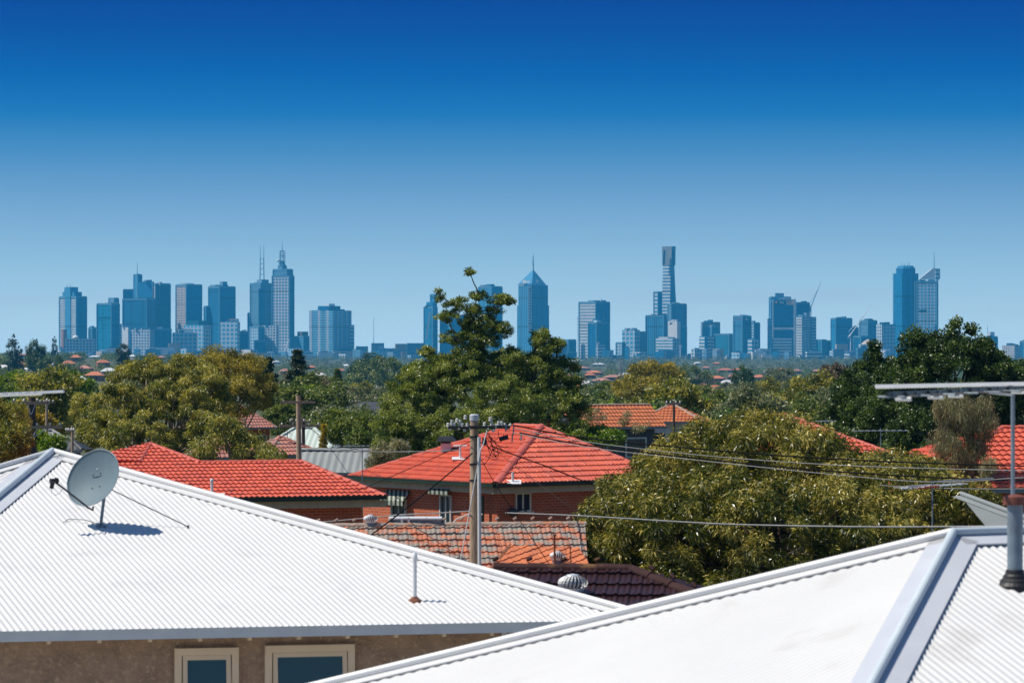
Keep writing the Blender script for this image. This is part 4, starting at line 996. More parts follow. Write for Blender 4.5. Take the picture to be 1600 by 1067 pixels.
# red-jointed antenna over the leafy tree
T, c, t, e = yagi('antenna with red-orange plastic joints in front of the big leafy tree', 1457, 760, 58, 1.5, 1, 3.2, .014, 10, .5, ('galv', 'galv'), yaw=35, tilt=.03)
mb = MB()
for k in range(9): p = P(1434+k*4, 762.5-k*.35, 57.7); mb.box(p, (.035, .04, .055 if k % 2 else .035))
mb.build('joints', M['orangeplastic'], T)
mb = MB(); mb.bar(P(1417, 760, 57.4), P(1458, 757.5, 58.5), .05, .03); mb.build('balun', M['porcelain'], T)
mb = MB(); mb.tube([P(1459, 752.5, 58), P(1552, 747, 59.5)], .012, 6); mb.build('long_bar', M['galv'], T)
yagi('thin TV antenna in front of the dark tree', 1376, 673, 118, 2.1, 1, 4.2, .02, 9, .6, yaw=12)
yagi('small TV antenna behind the sloping red hip right of the leafy tree top', 1291, 658, 130, .8, 1, 3.2, .02, 6, .5, yaw=10)
yagi('TV antenna on a thin mast between the grey roof and the middle red roof', 566, 703.5, 102, .55, 1, 2.6, .016, 6, .4, yaw=25)
yagi('low TV antenna above the low grey metal roof', 546, 697, 132, 1.7, 1, 3.0, .02, 9, .6, yaw=20)
yagi('TV antenna on the pale green roof, left of the tall grey pole', 449, 677, 160, .35, 1, 2.6, .02, 4, .3, yaw=20)
yagi('TV antenna above the weeping tree beside the right-hand red roof', 1538, 664, 100, .55, 1, 4.6, .016, 5, .4, yaw=15)
# ------------------------------------------------------------------ big trees
g_ = lambda px, d: ((px-800)/F*d, d, ground((px-800)/F*d, d))
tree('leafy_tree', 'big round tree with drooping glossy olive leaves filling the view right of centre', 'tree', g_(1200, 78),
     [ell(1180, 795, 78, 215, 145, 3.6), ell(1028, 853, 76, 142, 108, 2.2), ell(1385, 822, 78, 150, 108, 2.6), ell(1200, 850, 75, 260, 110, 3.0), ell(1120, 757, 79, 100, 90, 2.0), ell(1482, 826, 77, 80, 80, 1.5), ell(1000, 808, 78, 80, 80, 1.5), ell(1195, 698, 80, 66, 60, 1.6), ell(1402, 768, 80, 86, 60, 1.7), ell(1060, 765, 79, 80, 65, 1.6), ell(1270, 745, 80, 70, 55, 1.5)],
     1900, 190, .27, .13, .032, LM['fig'], M['bark'], 11, droop=.5, trunk_r=.3, limbs=40, lo=.62, flat=.8, upb=.25, out_=.75, curl=.25, topgold=.2)
gum = dict(cat='tree')
tree('gum_tree', 'golden green gum tree behind the peak of the left red roof', 'tree', g_(285, 165),
     [ell(225, 600, 165, 55, 45, 1.8), ell(180, 640, 160, 45, 45, 1.7), ell(265, 650, 162, 75, 60, 2.4), ell(160, 680, 158, 40, 40, 1.5), ell(215, 690, 155, 50, 45, 1.5), ell(310, 620, 165, 50, 48, 1.8), ell(290, 590, 168, 45, 34, 1.5), ell(330, 680, 160, 40, 38, 1.4), ell(130, 640, 165, 22, 22, .9)],
     600, 200, .33, .17, .050, LM['gum'], M['palebark'], 21, droop=.7, trunk_r=.30, limbs=110, lo=.55, flat=.7, curl=.2)
tree('gum_tree', 'taller gum tree with sunlit golden foliage, left of the dark pine', 'tree', g_(365, 190),
     [ell(345, 580, 190, 42, 34, 1.6), ell(385, 588, 190, 34, 32, 1.4), ell(300, 585, 192, 28, 28, 1.3), ell(365, 625, 188, 42, 34, 1.7), ell(410, 610, 190, 22, 34, 1.2), ell(340, 558, 192, 16, 12, .7)],
     230, 260, .42, .18, .05, LM['gumgold'], M['palebark'], 22, droop=.5, trunk_r=.2, limbs=40, lo=.5)
tree('gum_tree', 'sparse low gum tree with pale forked limbs behind the left red ridge', 'tree', g_(355, 132),
     [ell(345, 672, 132, 30, 24, .9), ell(395, 705, 132, 34, 26, .9), ell(320, 700, 132, 25, 18, .7), ell(372, 690, 132, 24, 20, .7), ell(425, 715, 130, 20, 14, .6)],
     80, 120, .36, .17, .045, LM['gum'], M['palebark'], 23, droop=.8, trunk_r=.14, limbs=34, lo=.3)
tree('gum_tree', 'large dark green gum tree with a sparse top, in the centre before the skyline', 'tree', g_(750, 150),
     [ell(745, 635, 150, 110, 70, 2.8), ell(655, 635, 148, 56, 64, 1.8), ell(855, 640, 150, 58, 72, 2.0), ell(625, 685, 145, 46, 46, 1.3), ell(790, 650, 146, 70, 60, 1.6), ell(720, 680, 145, 90, 40, 2.0), ell(780, 585, 152, 60, 40, 1.8), ell(690, 590, 150, 48, 36, 1.4), ell(840, 590, 150, 38, 40, 1.4),
      ell(660, 592, 150, 42, 26, 1.4), ell(872, 592, 150, 36, 34, 1.3), ell(628, 645, 147, 34, 44, 1.2), ell(892, 650, 149, 30, 44, 1.1), ell(720, 580, 150, 50, 26, 1.6), ell(800, 572, 150, 44, 24, 1.4), ell(755, 545, 150, 26, 16, .9), ell(735, 552, 150, 30, 12, .9), ell(700, 565, 150, 20, 12, .7), ell(850, 540, 150, 24, 20, .9), ell(880, 690, 148, 34, 26, 1.1)],
     1450, 170, .27, .13, .045, LM['central'], M['palebark'], 24, droop=.35, trunk_r=.26, limbs=80, lo=.5, flat=.65, fork=.25, twigs=70,
     top=[ell(755, 528, 150, 26, 11, .8), ell(715, 528, 150, 30, 12, .8), ell(762, 506, 150, 26, 16, .8), ell(785, 515, 150, 16, 14, .6), ell(700, 495, 150, 20, 8, .5), ell(712, 478, 150, 20, 8, .5), ell(738, 484, 150, 18, 10, .5), ell(780, 468, 150, 24, 7, .6), ell(687, 462, 150, 5, 11, .3), ell(750, 461, 150, 14, 8, .4), ell(733, 425, 150, 9, 4, .25), ell(730, 503, 150, 16, 8, .5), ell(772, 485, 150, 14, 7, .4), ell(668, 550, 150, 12, 8, .5), ell(845, 522, 150, 18, 10, .7), ell(872, 540, 150, 11, 12, .5), ell(800, 548, 150, 8, 8, .3), ell(795, 470, 150, 8, 5, .3), ell(740, 515, 150, 16, 10, .5), ell(722, 468, 150, 8, 5, .3)], ntop=430)
tree('plane_tree', 'tall dark green broadleaf tree at the right in front of the skyline towers', 'tree', g_(1480, 135),
     [ell(1480, 600, 135, 85, 62, 2.2), ell(1450, 560, 135, 44, 36, 1.2), ell(1510, 560, 135, 48, 34, 1.3), ell(1425, 528, 135, 12, 12, .4), ell(1493, 520, 135, 9, 18, .35), ell(1518, 522, 135, 9, 14, .35), ell(1535, 535, 135, 10, 8, .3), ell(1543, 552, 135, 12, 9, .3), ell(1560, 605, 135, 55, 50, 1.8), ell(1400, 640, 135, 60, 60, 1.9), ell(1440, 690, 132, 60, 44, 1.6), ell(1470, 545, 135, 30, 20, .8), ell(1445, 535, 135, 10, 12, .4), ell(1400, 590, 136, 35, 20, .9), ell(1590, 650, 136, 40, 50, 1.3)],
     640, 200, .30, .125, .068, LM['dark'], M['bark'], 25, droop=.1, trunk_r=.22, limbs=40, lo=.5, flat=.85, twigs=30)
tree('plane_tree', 'lower dark green tree with a thin spire left of the tall dark tree', 'tree', g_(1350, 140),
     [ell(1350, 610, 140, 42, 40, 1.3), ell(1330, 640, 139, 34, 50, 1.2), ell(1365, 660, 138, 48, 44, 1.4), ell(1364, 560, 140, 10, 12, .4), ell(1347, 572, 140, 8, 8, .3), ell(1366, 548, 140, 4, 8, .2), ell(1385, 575, 140, 18, 10, .5), ell(1350, 690, 136, 36, 22, 1.1)],
     260, 200, .30, .125, .068, LM['dark'], M['bark'], 26, droop=.1, trunk_r=.18, limbs=20, lo=.5, flat=.85)
tree('weeping_tree', 'weeping tree with fine grey-brown foliage before the right-hand red roof', 'tree', g_(1500, 88),
     [ell(1500, 650, 88, 36, 34, .8), ell(1490, 700, 88, 36, 40, .8), ell(1520, 720, 88, 24, 44, .6), ell(1540, 660, 88, 18, 36, .45), ell(1480, 640, 88, 20, 24, .5), ell(1545, 735, 87, 12, 16, .3)],
     270, 110, .17, .085, .016, LM['weep'], M['bark'], 27, droop=1.3, trunk_r=.10, limbs=40, lo=.2, flat=1.6, curl=.3)
tree('gum_tree', 'olive gum tree at the left edge above the left white roof', 'tree', g_(5, 95),
     [ell(15, 665, 95, 28, 34, .8), ell(-20, 690, 95, 50, 50, 1.1), ell(20, 700, 94, 28, 36, .7), ell(-30, 640, 95, 40, 30, .9)],
     170, 130, .24, .12, .04, LM['gum'], M['bark'], 28, droop=.4, trunk_r=.14, limbs=12, lo=.5)
tree('leafy_tree', 'broad bright green tree behind the antenna at the left edge', 'tree', g_(95, 330),
     [ell(100, 605, 330, 42, 22, 2.4), ell(60, 625, 330, 40, 22, 2.2), ell(135, 620, 330, 22, 22, 1.5), ell(100, 640, 328, 40, 26, 2.4), ell(20, 610, 335, 30, 28, 1.8)],
     260, 110, .62, .30, .15, LM['bright'], M['bark'], 29, droop=.1, trunk_r=.2, limbs=6, lo=.6)
tree('leafy_tree', 'rounded green bush at the foot of the two-armed pole, above the roof peak', 'shrub', g_(82, 128),
     [ell(78, 697, 128, 16, 12, .5), ell(92, 692, 128, 10, 9, .4), ell(62, 688, 130, 10, 12, .4)], 60, 90, .22, .12, .06, LM['bright'], M['bark'], 30, trunk_r=.06, limbs=3)
tree('leafy_tree', 'yellow flowering tree behind the slim pole at the left', 'tree', g_(70, 200),
     [ell(68, 655, 200, 12, 8, .6), ell(78, 670, 200, 12, 7, .6), ell(48, 648, 200, 8, 10, .5)], 36, 90, .35, .18, .10, LM['gold'], M['bark'], 31, trunk_r=.08, limbs=3)
tree('cypress', 'narrow golden conifer standing left of the low grey roof', 'conifer', g_(505, 140),
     [ell(505.5, 690, 140, 4.5, 14, .13), ell(507, 673, 140, 3, 14, .09), ell(505, 700, 140, 5, 8, .15)], 46, 60, .09, .07, .035, LM['gold'], M['bark'], 32, droop=-.5, trunk_r=.04, limbs=2)
tree('leafy_tree', 'mixed green tree above the low grey roof, right of the golden conifer', 'tree', g_(545, 160),
     [ell(545, 675, 160, 34, 22, 1.0), ell(525, 660, 162, 20, 20, .8), ell(575, 668, 158, 20, 18, .7), ell(565, 690, 156, 22, 12, .7)], 150, 110, .36, .17, .09, LM['mid'], M['bark'], 33, trunk_r=.12, limbs=6)
tree('gum_tree', 'brownish green spindly shrub beside the wall between the two red roofs', 'shrub', g_(600, 112),
     [ell(598, 712, 112, 18, 22, .45), ell(585, 728, 112, 12, 12, .35), ell(620, 700, 114, 14, 12, .4)], 70, 80, .2, .10, .035, LM['weep'], M['bark'], 34, trunk_r=.05, limbs=14)
tree('leafy_tree', 'green tree behind the pole with two low crossarms', 'tree', g_(450, 260),
     [ell(455, 628, 260, 40, 18, 1.7), ell(490, 640, 262, 26, 24, 1.3), ell(440, 650, 258, 26, 18, 1.3), ell(500, 620, 266, 16, 14, .9)], 200, 110, .5, .25, .13, LM['mid'], M['bark'], 35, trunk_r=.18, limbs=6)
tree('leafy_tree', 'bright green crowned tree between the pine and the tall grey pole', 'tree', g_(462, 300),
     [ell(470, 618, 300, 28, 9, 1.4), ell(445, 622, 300, 14, 8, 1.0)], 90, 110, .5, .27, .14, LM['bright'], M['bark'], 36, trunk_r=.18, limbs=4)
tree('gum_tree', 'yellow-topped gum tree behind the orange roofs, right of centre', 'tree', g_(1015, 430),
     [ell(1008, 578, 430, 22, 10, 1.8), ell(1045, 585, 430, 22, 14, 2.0), ell(985, 605, 428, 30, 16, 2.4), ell(1025, 612, 426, 40, 22, 3.0), ell(1060, 615, 428, 20, 18, 1.8), ell(975, 622, 425, 20, 12, 1.8)],
     260, 110, .75, .36, .16, LM['gumgold'], M['palebark'], 37, droop=.1, trunk_r=.3, limbs=14, lo=.6)
tree('shrub', 'yellow-green bush at the end of the gabled orange house', 'shrub', g_(918, 150),
     [ell(925, 680, 150, 24, 14, .7), ell(905, 690, 148, 20, 16, .7), ell(960, 685, 146, 20, 10, .6)], 100, 90, .3, .14, .07, LM['bright'], M['bark'], 38, trunk_r=.06, limbs=4)
tree('gum_tree', 'thin open shrub with bare twigs in front of the gabled orange roof', 'shrub', g_(940, 160),
     [ell(930, 650, 160, 20, 12, .5), ell(975, 655, 160, 10, 10, .4), ell(1000, 668, 158, 12, 8, .4)], 26, 60, .26, .12, .045, LM['weep'], M['bark'], 39, trunk_r=.05, limbs=16, lo=.2)
tree('gum_tree', 'soft grey-brown bushy tree left of the lower dark tree at the right', 'tree', g_(1300, 330),
     [ell(1303, 592, 330, 24, 24, 1.7), ell(1285, 615, 330, 22, 18, 1.5), ell(1320, 610, 330, 18, 22, 1.3)], 150, 110, .55, .28, .12, LM['purple'], M['bark'], 40, trunk_r=.16, limbs=8)
def conifer(name, label, px, py0, py1, d, hw, mat, seed, tiers=11, group=None, dens=1.0):
    rng = np.random.default_rng(seed); top = P(px, py0, d); bot = P(px, py1, d); Hh = top.z-bot.z; s = d/F
    g = ground(top.x, top.y); T = thing(name, label, 'conifer', (top.x, top.y, g), group); CC = []; mb = MB()
    mb.tube([Vector((top.x, top.y, g-.3)), top], [max(.12, Hh*.022), .03], 8)
    for k in range(tiers):
        f = (k+.3)/tiers; z = top.z-Hh*f; r = hw*s*(f**.8)*rng.uniform(.85, 1.1); nb = int(5+f*5)
        for j in range(nb):
            a = rng.uniform(0, 6.28); e = Vector((top.x+r*math.cos(a), top.y+r*math.sin(a), z-r*.10+rng.normal(0, .05*Hh/tiers)))
            mb.tube([Vector((top.x, top.y, z)), e], [.05, .02], 4)
            for q in np.linspace(.25, 1, max(2, int(3*dens))): CC.append(Vector((top.x, top.y, z)).lerp(e, q))
    CC = np.array(CC); cr = Hh/tiers*.85
    C, D, rn = foliage(CC, int(40*dens), cr, rng, .0, .38, .6, .1)
    leaf_mesh('crown', C, D, cr*.6, cr*.28, rn, mat, T, rng); mb.build('trunk', M['bark'], T); return T
conifer('pine_tree', 'large dark layered pine right of the golden gums', 465, 548, 640, 330, 36, LM['pine'], 51, 12)
conifer('pine_tree', 'second dark pine close behind the golden gum, left of the large one', 418, 560, 640, 345, 26, LM['pine'], 52, 10)
conifer('pine_tree', 'small pointed bright green conifer right of the large dark pine', 527, 577, 612, 480, 13, LM['mid'], 53, 8, dens=1.4)
# ------------------------------------------------------------------ the city on the skyline
FC = {
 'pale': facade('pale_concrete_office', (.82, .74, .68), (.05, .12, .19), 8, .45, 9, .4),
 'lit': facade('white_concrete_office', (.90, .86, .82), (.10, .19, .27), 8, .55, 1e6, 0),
 'litgrid': facade('white_grid_office', (.85, .85, .86), (.03, .16, .28), 9, .38, 10, .34),
 'teal': facade('teal_glass_office', (.05, .36, .46), (.0, .15, .27), 11, .2, 14, .08, .25),
 'navy': facade('navy_glass_office', (.02, .22, .38), (.0, .09, .22), 9, .3, 12, .12, .25),
 'blue': facade('blue_glass_office', (.05, .32, .50), (.0, .13, .29), 8, .3, 12, .12, .25),
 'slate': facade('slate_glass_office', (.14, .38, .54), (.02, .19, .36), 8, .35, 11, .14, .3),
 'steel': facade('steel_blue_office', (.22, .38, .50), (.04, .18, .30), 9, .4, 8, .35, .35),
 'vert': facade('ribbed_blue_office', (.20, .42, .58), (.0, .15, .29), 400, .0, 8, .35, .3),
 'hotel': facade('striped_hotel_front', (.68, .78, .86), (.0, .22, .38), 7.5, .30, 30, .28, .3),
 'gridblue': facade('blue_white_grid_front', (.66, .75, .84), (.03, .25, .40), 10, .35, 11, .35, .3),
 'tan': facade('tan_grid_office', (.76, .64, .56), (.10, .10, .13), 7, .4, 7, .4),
 'darkgrid': facade('dark_grid_office', (.07, .17, .26), (.01, .09, .16), 7, .4, 7, .35),
 'balc': facade('balcony_tower', (.80, .82, .84), (.03, .22, .36), 7, .42, 16, .12),
 'banded': facade('white_banded_block', (.88, .88, .87), (.03, .18, .3), 9, .5, 1e6, 0),
 'white': noisy('white_render_block', (.85, .83, .81), (.75, .75, .75), .02, .7),
 'beige': noisy('beige_render_block', (.62, .50, .40), (.55, .45, .37), .02, .8),
 'pinkbrick': noisy('pink_brick_block', (.45, .22, .17), (.4, .2, .16), .02, .85),
 'brown': noisy('brown_block', (.22, .15, .13), (.18, .13, .12), .02, .85),
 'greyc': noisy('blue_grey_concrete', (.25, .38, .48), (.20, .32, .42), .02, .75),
 'darkc': noisy('dark_blue_cladding', (.01, .12, .2), (.01, .09, .16), .02, .5),
 'steelm': noisy('mast_steel', (.10, .25, .38), (.08, .2, .32), .05, .5),
 'signw': noisy('sign_white', (.85, .85, .85), (.8, .8, .8), .1, .5),
 'gold': noisy('champagne_glass', (.34, .36, .36), (.28, .31, .33), .02, .25),
}
FC['edge'] = noisy('pale_blue_edge_outline', (.16, .36, .50), (.13, .30, .43), .02, .6)  # pale tone for the light outlines painted along tower edges
EDGE = ('navy', 'teal', 'blue', 'slate', 'steel', 'darkgrid')
def block(T, name, xl, xs, xr, yt, yb, mats, d, beta=45):
    """a tower block from its left, front and right corner columns; own cladding per face, pale left and dark right often painting in sun and shade"""
    s = d/F
    if xs is None: xs = xl+ (xr-xl)*.06; beta = 8
    b = R(beta); wl = max(.5, (xs-xl)*s); wr = max(.5, (xr-xs)*s)
    if beta == 8: wl_len = 26; wr_len = wr/math.cos(b); ul = Vector((-math.sin(b), math.cos(b))); ur = Vector((math.cos(b), math.sin(b))); wl_len = wl/math.sin(b)
    else:
        wl_len = wl/math.cos(b); wr_len = wr/math.sin(b); ul = Vector((-math.cos(b), math.sin(b))); ur = Vector((math.sin(b), math.cos(b)))
    c = P(xs, yt, d); c2 = Vector((c.x, c.y)); zb = P(xs, yb, d).z; zb = min(zb, -30)
    A, B_, C_, D_ = c2, c2+ur*wr_len, c2+ur*wr_len+ul*wl_len, c2+ul*wl_len
    mb = MB(); z1 = c.z
    ring = [A, B_, C_, D_]; vs = [(p.x, p.y, zb) for p in ring]+[(p.x, p.y, z1) for p in ring]
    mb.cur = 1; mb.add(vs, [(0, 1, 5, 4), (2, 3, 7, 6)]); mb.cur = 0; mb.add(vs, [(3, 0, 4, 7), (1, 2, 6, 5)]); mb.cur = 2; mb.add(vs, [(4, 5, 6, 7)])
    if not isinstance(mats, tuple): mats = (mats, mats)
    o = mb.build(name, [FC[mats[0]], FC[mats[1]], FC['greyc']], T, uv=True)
    if mats[1] in EDGE and yb-yt > 14:
        mb = MB(); ce = sum(ring, Vector((0, 0)))/4; r2 = [ce+(p-ce)*1.03 for p in ring]; mb.prism([(p.x, p.y) for p in r2], z1-3.5, z1+1.5)
        for p in (A, B_, D_): q = ce+(p-ce)*1.02; mb.box((q.x, q.y, (zb+z1)/2), (2.2, 2.2, z1-zb-1), Matrix.Rotation(b, 3, 'Z'))
        mb.build('edge_outline', FC['edge'], T)  # added light outline that crisps the block edges
    if name in ('body', 'right_block') and yb-yt > 40 and xr-xl > 9:
        rg = random.Random(int(xl*10)); ce = sum(ring, Vector((0, 0)))/4; mb = MB()
        for q in range(rg.randint(2, 4)):
            k = rg.choice(ring); p = ce+(k-ce)*rg.uniform(0, .55); sz = rg.uniform(.18, .4)*(xr-xl)*s
            mb.box((p.x, p.y, z1+rg.uniform(1, 3.5)/2), (sz, sz*.7, rg.uniform(3, 8)), Matrix.Rotation(b, 3, 'Z'))
        mb.build('roof_plant', FC[rg.choice(['greyc', 'white', 'steel', 'darkc'])], T, uv=True)
    return o, c
def spire(T, name, px, y0, y1, d, r0, r1, lattice=0):
    mb = MB(); a = P(px, y1, d); b = P(px, y0, d)
    if not lattice: mb.tube([a, b], [r0, r1], 6)
    else:
        w_ = lattice*d/F
        for s in (-1, 1):
            for q in (-1, 1): mb.tube([a+Vector((s*w_, q*w_, 0)), b+Vector((s*w_*.8, q*w_*.8, 0))], r0, 4)
        n = max(2, int((b.z-a.z)/(w_*2.2)))
        for k in range(n+1):
            z = a.z+(b.z-a.z)*k/n; mb.tube([Vector((a.x-w_, a.y-w_, z)), Vector((a.x+w_, a.y-w_, z))], r0*.8, 4); mb.tube([Vector((a.x-w_, a.y+w_, z)), Vector((a.x+w_, a.y+w_, z))], r0*.8, 4)
    return mb.build(name, FC['steelm'], T)
def tower(label, d, blocks, name='office_tower', cat='tower', extra=None):
    x0 = min(b[1] for b in blocks); x1 = max(b[3] for b in blocks); c = P((x0+x1)/2, 560, d)
    T = thing(name, label, cat, (c.x, c.y, -30))
    for k, b in enumerate(blocks):
        nm, xl, xs, xr, yt, yb, mats = b[:7]; dd = b[7] if len(b) > 7 else 0; be = b[8] if len(b) > 8 else 45
        block(T, nm, xl, xs, xr, yt, yb, mats, d+dd, be)
    if extra: extra(T, d)
    return T
def sp(*a): return lambda T, d: [spire(T, *q[:1], *q[1:4], d+(q[6] if len(q) > 6 else 0), q[4], q[5], q[7] if len(q) > 7 else 0) for q in a]
# left group
tower('blue glass tower with pale lit panels and a rounded crown, leftmost tall tower', 8000, [('body', 89, 119, 133, 463.5, 560, ('lit', 'blue')), ('upper_tier', 94.5, 116, 126.5, 456, 470, ('slate', 'blue'), 8), ('crown', 100, 110, 120.6, 448.5, 462, 'slate', 14)],
      extra=sp(('mast', 105, 443, 450, .8, .4, 14), ('mast', 110, 444, 450, .8, .4, 14), ('mast', 101, 449, 457, .8, .4, 14)))
tower('small pink brick tower before the leftmost glass tower', 7500, [('body', 95, 99, 104, 515, 560, 'pinkbrick')], 'apartment_block', 'building')
def dome(px, py, d, r): 
    def f(T, dd): mb = MB(); mb.lathe(P(px, py, d), [(r, -r*.1), (r*.92, r*.4), (r*.6, r*.8), (.1, r)], 14); mb.build('dome', FC['white'], T, smooth=True)
    return f
tower('long low white building with an arched roof below the leftmost tower', 7400, [('body', 98, None, 148, 529, 560, 'litgrid')], 'low_building', 'building', dome(118, 529, 7405, 8))
tower('short dark block between the leftmost tower and the teal tower', 7900, [('body', 138, 144, 151, 512, 560, 'darkgrid')], 'apartment_block', 'building')
tower('teal glass tower, second from the left', 7700, [('body', 150, 174, 184, 474.5, 560, ('teal', 'blue'), 0, 30), ('core', 169, 178, 184.3, 466, 560, ('greyc', 'blue'), 40)])
tower('thin white slab right beside the teal glass tower', 7900, [('body', 184.5, 187, 190, 506, 560, 'lit')], 'apartment_block', 'building')
tower('dark navy tower group with a tall shaft and thin aerial, third from the left', 8100, [('front_block', 190, 229, 240, 467, 560, ('navy', 'navy'), -60, 25), ('rear_block', 192, None, 209, 452.6, 500, 'blue', 60), ('shaft', 208.4, 215, 220.6, 429, 500, ('slate', 'navy'), 30), ('right_block', 215, 238, 240.2, 440, 560, ('blue', 'pale'), 10, 20)],
      extra=sp(('aerial', 214.5, 409, 430, 1.0, .4, 30)))
tower('grey-blue tower with a lit left edge beside the navy group', 8150, [('body', 240, 243, 264.5, 443.5, 560, ('pale', 'darkgrid'), 0, 60)])  # paler left face paints in the sunlit edge
tower('lower dark blue block at the foot of the grey-blue tower', 7900, [('body', 240, None, 267, 514, 560, 'navy')], 'apartment_block', 'building')
tower('narrow white block below the navy tower group', 7500, [('body', 190, 200, 202, 511.5, 560, ('white', 'white'))], 'apartment_block', 'building')
tower('wide white block with ribbed front below the navy tower group', 7480, [('body', 202, 234, 239, 515, 560, ('litgrid', 'greyc'), 0, 25)], 'apartment_block', 'building')
tower('tan tower with a lit gridded left face and dark right face', 8100, [('body', 273, 291, 313, 445, 560, ('tan', 'blue'), 0, 50), ('plant_room', 280, 290, 302, 442.5, 447, ('pale', 'blue'), 12)])  # tan left and blue right faces paint in sun and shade
tower('pale stepped block with a dark roof right of the tan tower', 7600, [('body', 285, 318, 328, 508, 560, ('gridblue', 'litgrid'), 0, 30), ('roof_box', 289, 310, 326, 501, 509, ('darkc', 'darkc'), 10)], 'apartment_block', 'building')
tower('low pale blue apartment block before the tan tower', 7450, [('body', 267, None, 308, 519.6, 560, 'gridblue'), ('annex', 278, None, 300, 514, 520, 'white', 10)], 'apartment_block', 'building')
tower('dark blue broad tower with a lower left shoulder, right of the tan tower', 8000, [('body', 324.5, 343, 365, 448, 560, ('navy', 'blue'), 0, 45), ('left_shoulder', 318.5, 322, 332, 478.7, 560, ('navy', 'navy'), 20), ('plant_room', 327, 336, 346, 445, 450, 'greyc', 15), ('lift_core', 343, 348, 354.5, 440, 450, ('greyc', 'blue'), 20)])
tower('white apartment tower with a curved brown crown, below the broad dark tower', 7500, [('body', 343, 371, 374.5, 503, 560, ('gridblue', 'litgrid'), 0, 25), ('crown', 357, 368, 373, 498, 506, ('brown', 'white'), 15)], 'apartment_block', 'building')
tower('low dark blue block left of the tower with twin aerials', 8100, [('body', 374, None, 389, 518.4, 560, 'navy')], 'apartment_block', 'building')
def strip(px0, px1, y0, y1, d, mat='navy', name='glass_strip', slant=0):
    def f(T, dd):
        mb = MB(); a, b, c, e = P(px0, y0, d), P(px1, y0, d), P(px1+slant, y1, d), P(px0+slant, y1, d); o = Vector((0, 3, 0))
        mb.add([a, b, c, e, a+o, b+o, c+o, e+o], [(3, 2, 1, 0), (0, 1, 5, 4), (2, 3, 7, 6), (3, 0, 4, 7), (1, 2, 6, 5)]); mb.build(name, FC[mat], T, uv=True)
    return f
def multi(*fs): return lambda T, d: [f(T, d) for f in fs]
tower('blue-grey tower with a lattice mast and twin thin aerials, left of the tallest spire', 8000, [('body', 390, 407, 424.2, 443, 560, ('steel', 'steel')), ('ledge', 387.3, 390, 396, 489, 560, ('navy', 'navy'), 30), ('crown', 400.6, 409, 419, 436.8, 446, ('greyc', 'steel'), 14)],
      extra=multi(sp(('lattice_mast', 409.4, 404, 437, .7, .5, 14, 3.2), ('aerial', 406.6, 384, 404, .8, .5, 14), ('aerial', 412.2, 384, 404, .8, .5, 14)), strip(404, 412, 451, 507, 7996)))
def bigcrown(T, d):
    for s, y0, y1 in ((7, 413, 421), (5, 408, 414)): mb = MB(); mb.lathe(P(440.5, y1, 8010), [(s*1.6, 0), (s*1.5, (y1-y0)*1.1), (s*1.2, (y1-y0)*1.6)], 10); mb.build('crown_tier', FC['steelm'], T)
    mb = MB(); c = P(434.5, 407.5, 7995); mb.lathe(c, [(.2, -3.4), (2.6, -2.2), (3.6, 0), (2.6, 2.2), (.2, 3.4)], 10); mb.build('radome', FC['signw'], T)
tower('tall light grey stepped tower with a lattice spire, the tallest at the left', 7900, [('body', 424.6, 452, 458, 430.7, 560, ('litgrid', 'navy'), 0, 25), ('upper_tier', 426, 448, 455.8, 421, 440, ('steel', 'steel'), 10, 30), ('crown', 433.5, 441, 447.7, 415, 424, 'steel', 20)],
      extra=multi(bigcrown, sp(('lattice_spire', 441, 392, 415, .9, .5, 20, 3.0), ('spire', 441, 377, 405, 1.3, .4, 20), ('side_mast', 436.8, 392, 410, .6, .4, 20), ('side_mast', 445.5, 392, 410, .6, .4, 20))))
tower('white gridded block below the two spired towers', 7450, [('body', 408, 432, 435, 508.7, 560, ('litgrid', 'litgrid'), 0, 25), ('left_block', 389, 404, 412, 511, 560, ('gridblue', 'blue'), -10), ('dark_block', 397, None, 415, 532, 560, 'navy', -30)], 'apartment_block', 'building')
tower('small brown and blue block between the tallest spire and the striped hotel', 8000, [('body', 459, 474, 482.5, 525.7, 560, ('slate', 'blue')), ('plant_room', 464, 472, 481, 518, 527, 'brown', 14)], 'apartment_block', 'building')
tower('wide blue and white striped hotel slab standing alone left of centre', 7600, [('body', 482, 520, 546.5, 484.8, 565, ('hotel', 'hotel'), 0, 25), ('roof_level', 496, 515, 530.5, 478, 486, ('navy', 'navy'), 25, 30), ('plant_room', 507.5, 514, 522.5, 474.4, 480, 'white', 40), ('annex', 546, None, 553.5, 507.5, 560, 'banded', 50)])
tower('low cream-walled hall right below the striped hotel', 7300, [('body', 517.6, None, 556, 548.5, 565, 'beige'), ('upper_level', 526, None, 550, 544, 550, 'darkc', 20)], 'low_building', 'building')
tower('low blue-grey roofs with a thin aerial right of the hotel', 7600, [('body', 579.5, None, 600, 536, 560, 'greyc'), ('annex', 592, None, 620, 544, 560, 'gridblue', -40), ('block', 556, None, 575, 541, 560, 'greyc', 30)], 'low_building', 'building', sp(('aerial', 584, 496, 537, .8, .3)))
tower('long cream hall left of the leaning glass tower', 7600, [('body', 616.5, None, 640, 537, 560, 'beige')], 'low_building', 'building')
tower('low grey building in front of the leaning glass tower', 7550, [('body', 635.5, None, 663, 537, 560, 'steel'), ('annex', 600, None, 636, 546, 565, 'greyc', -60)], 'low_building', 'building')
def swoosh(T, d): strip(670.5, 673.5, 487, 530, d-6, 'signw', 'white_fin', -6)(T, d)
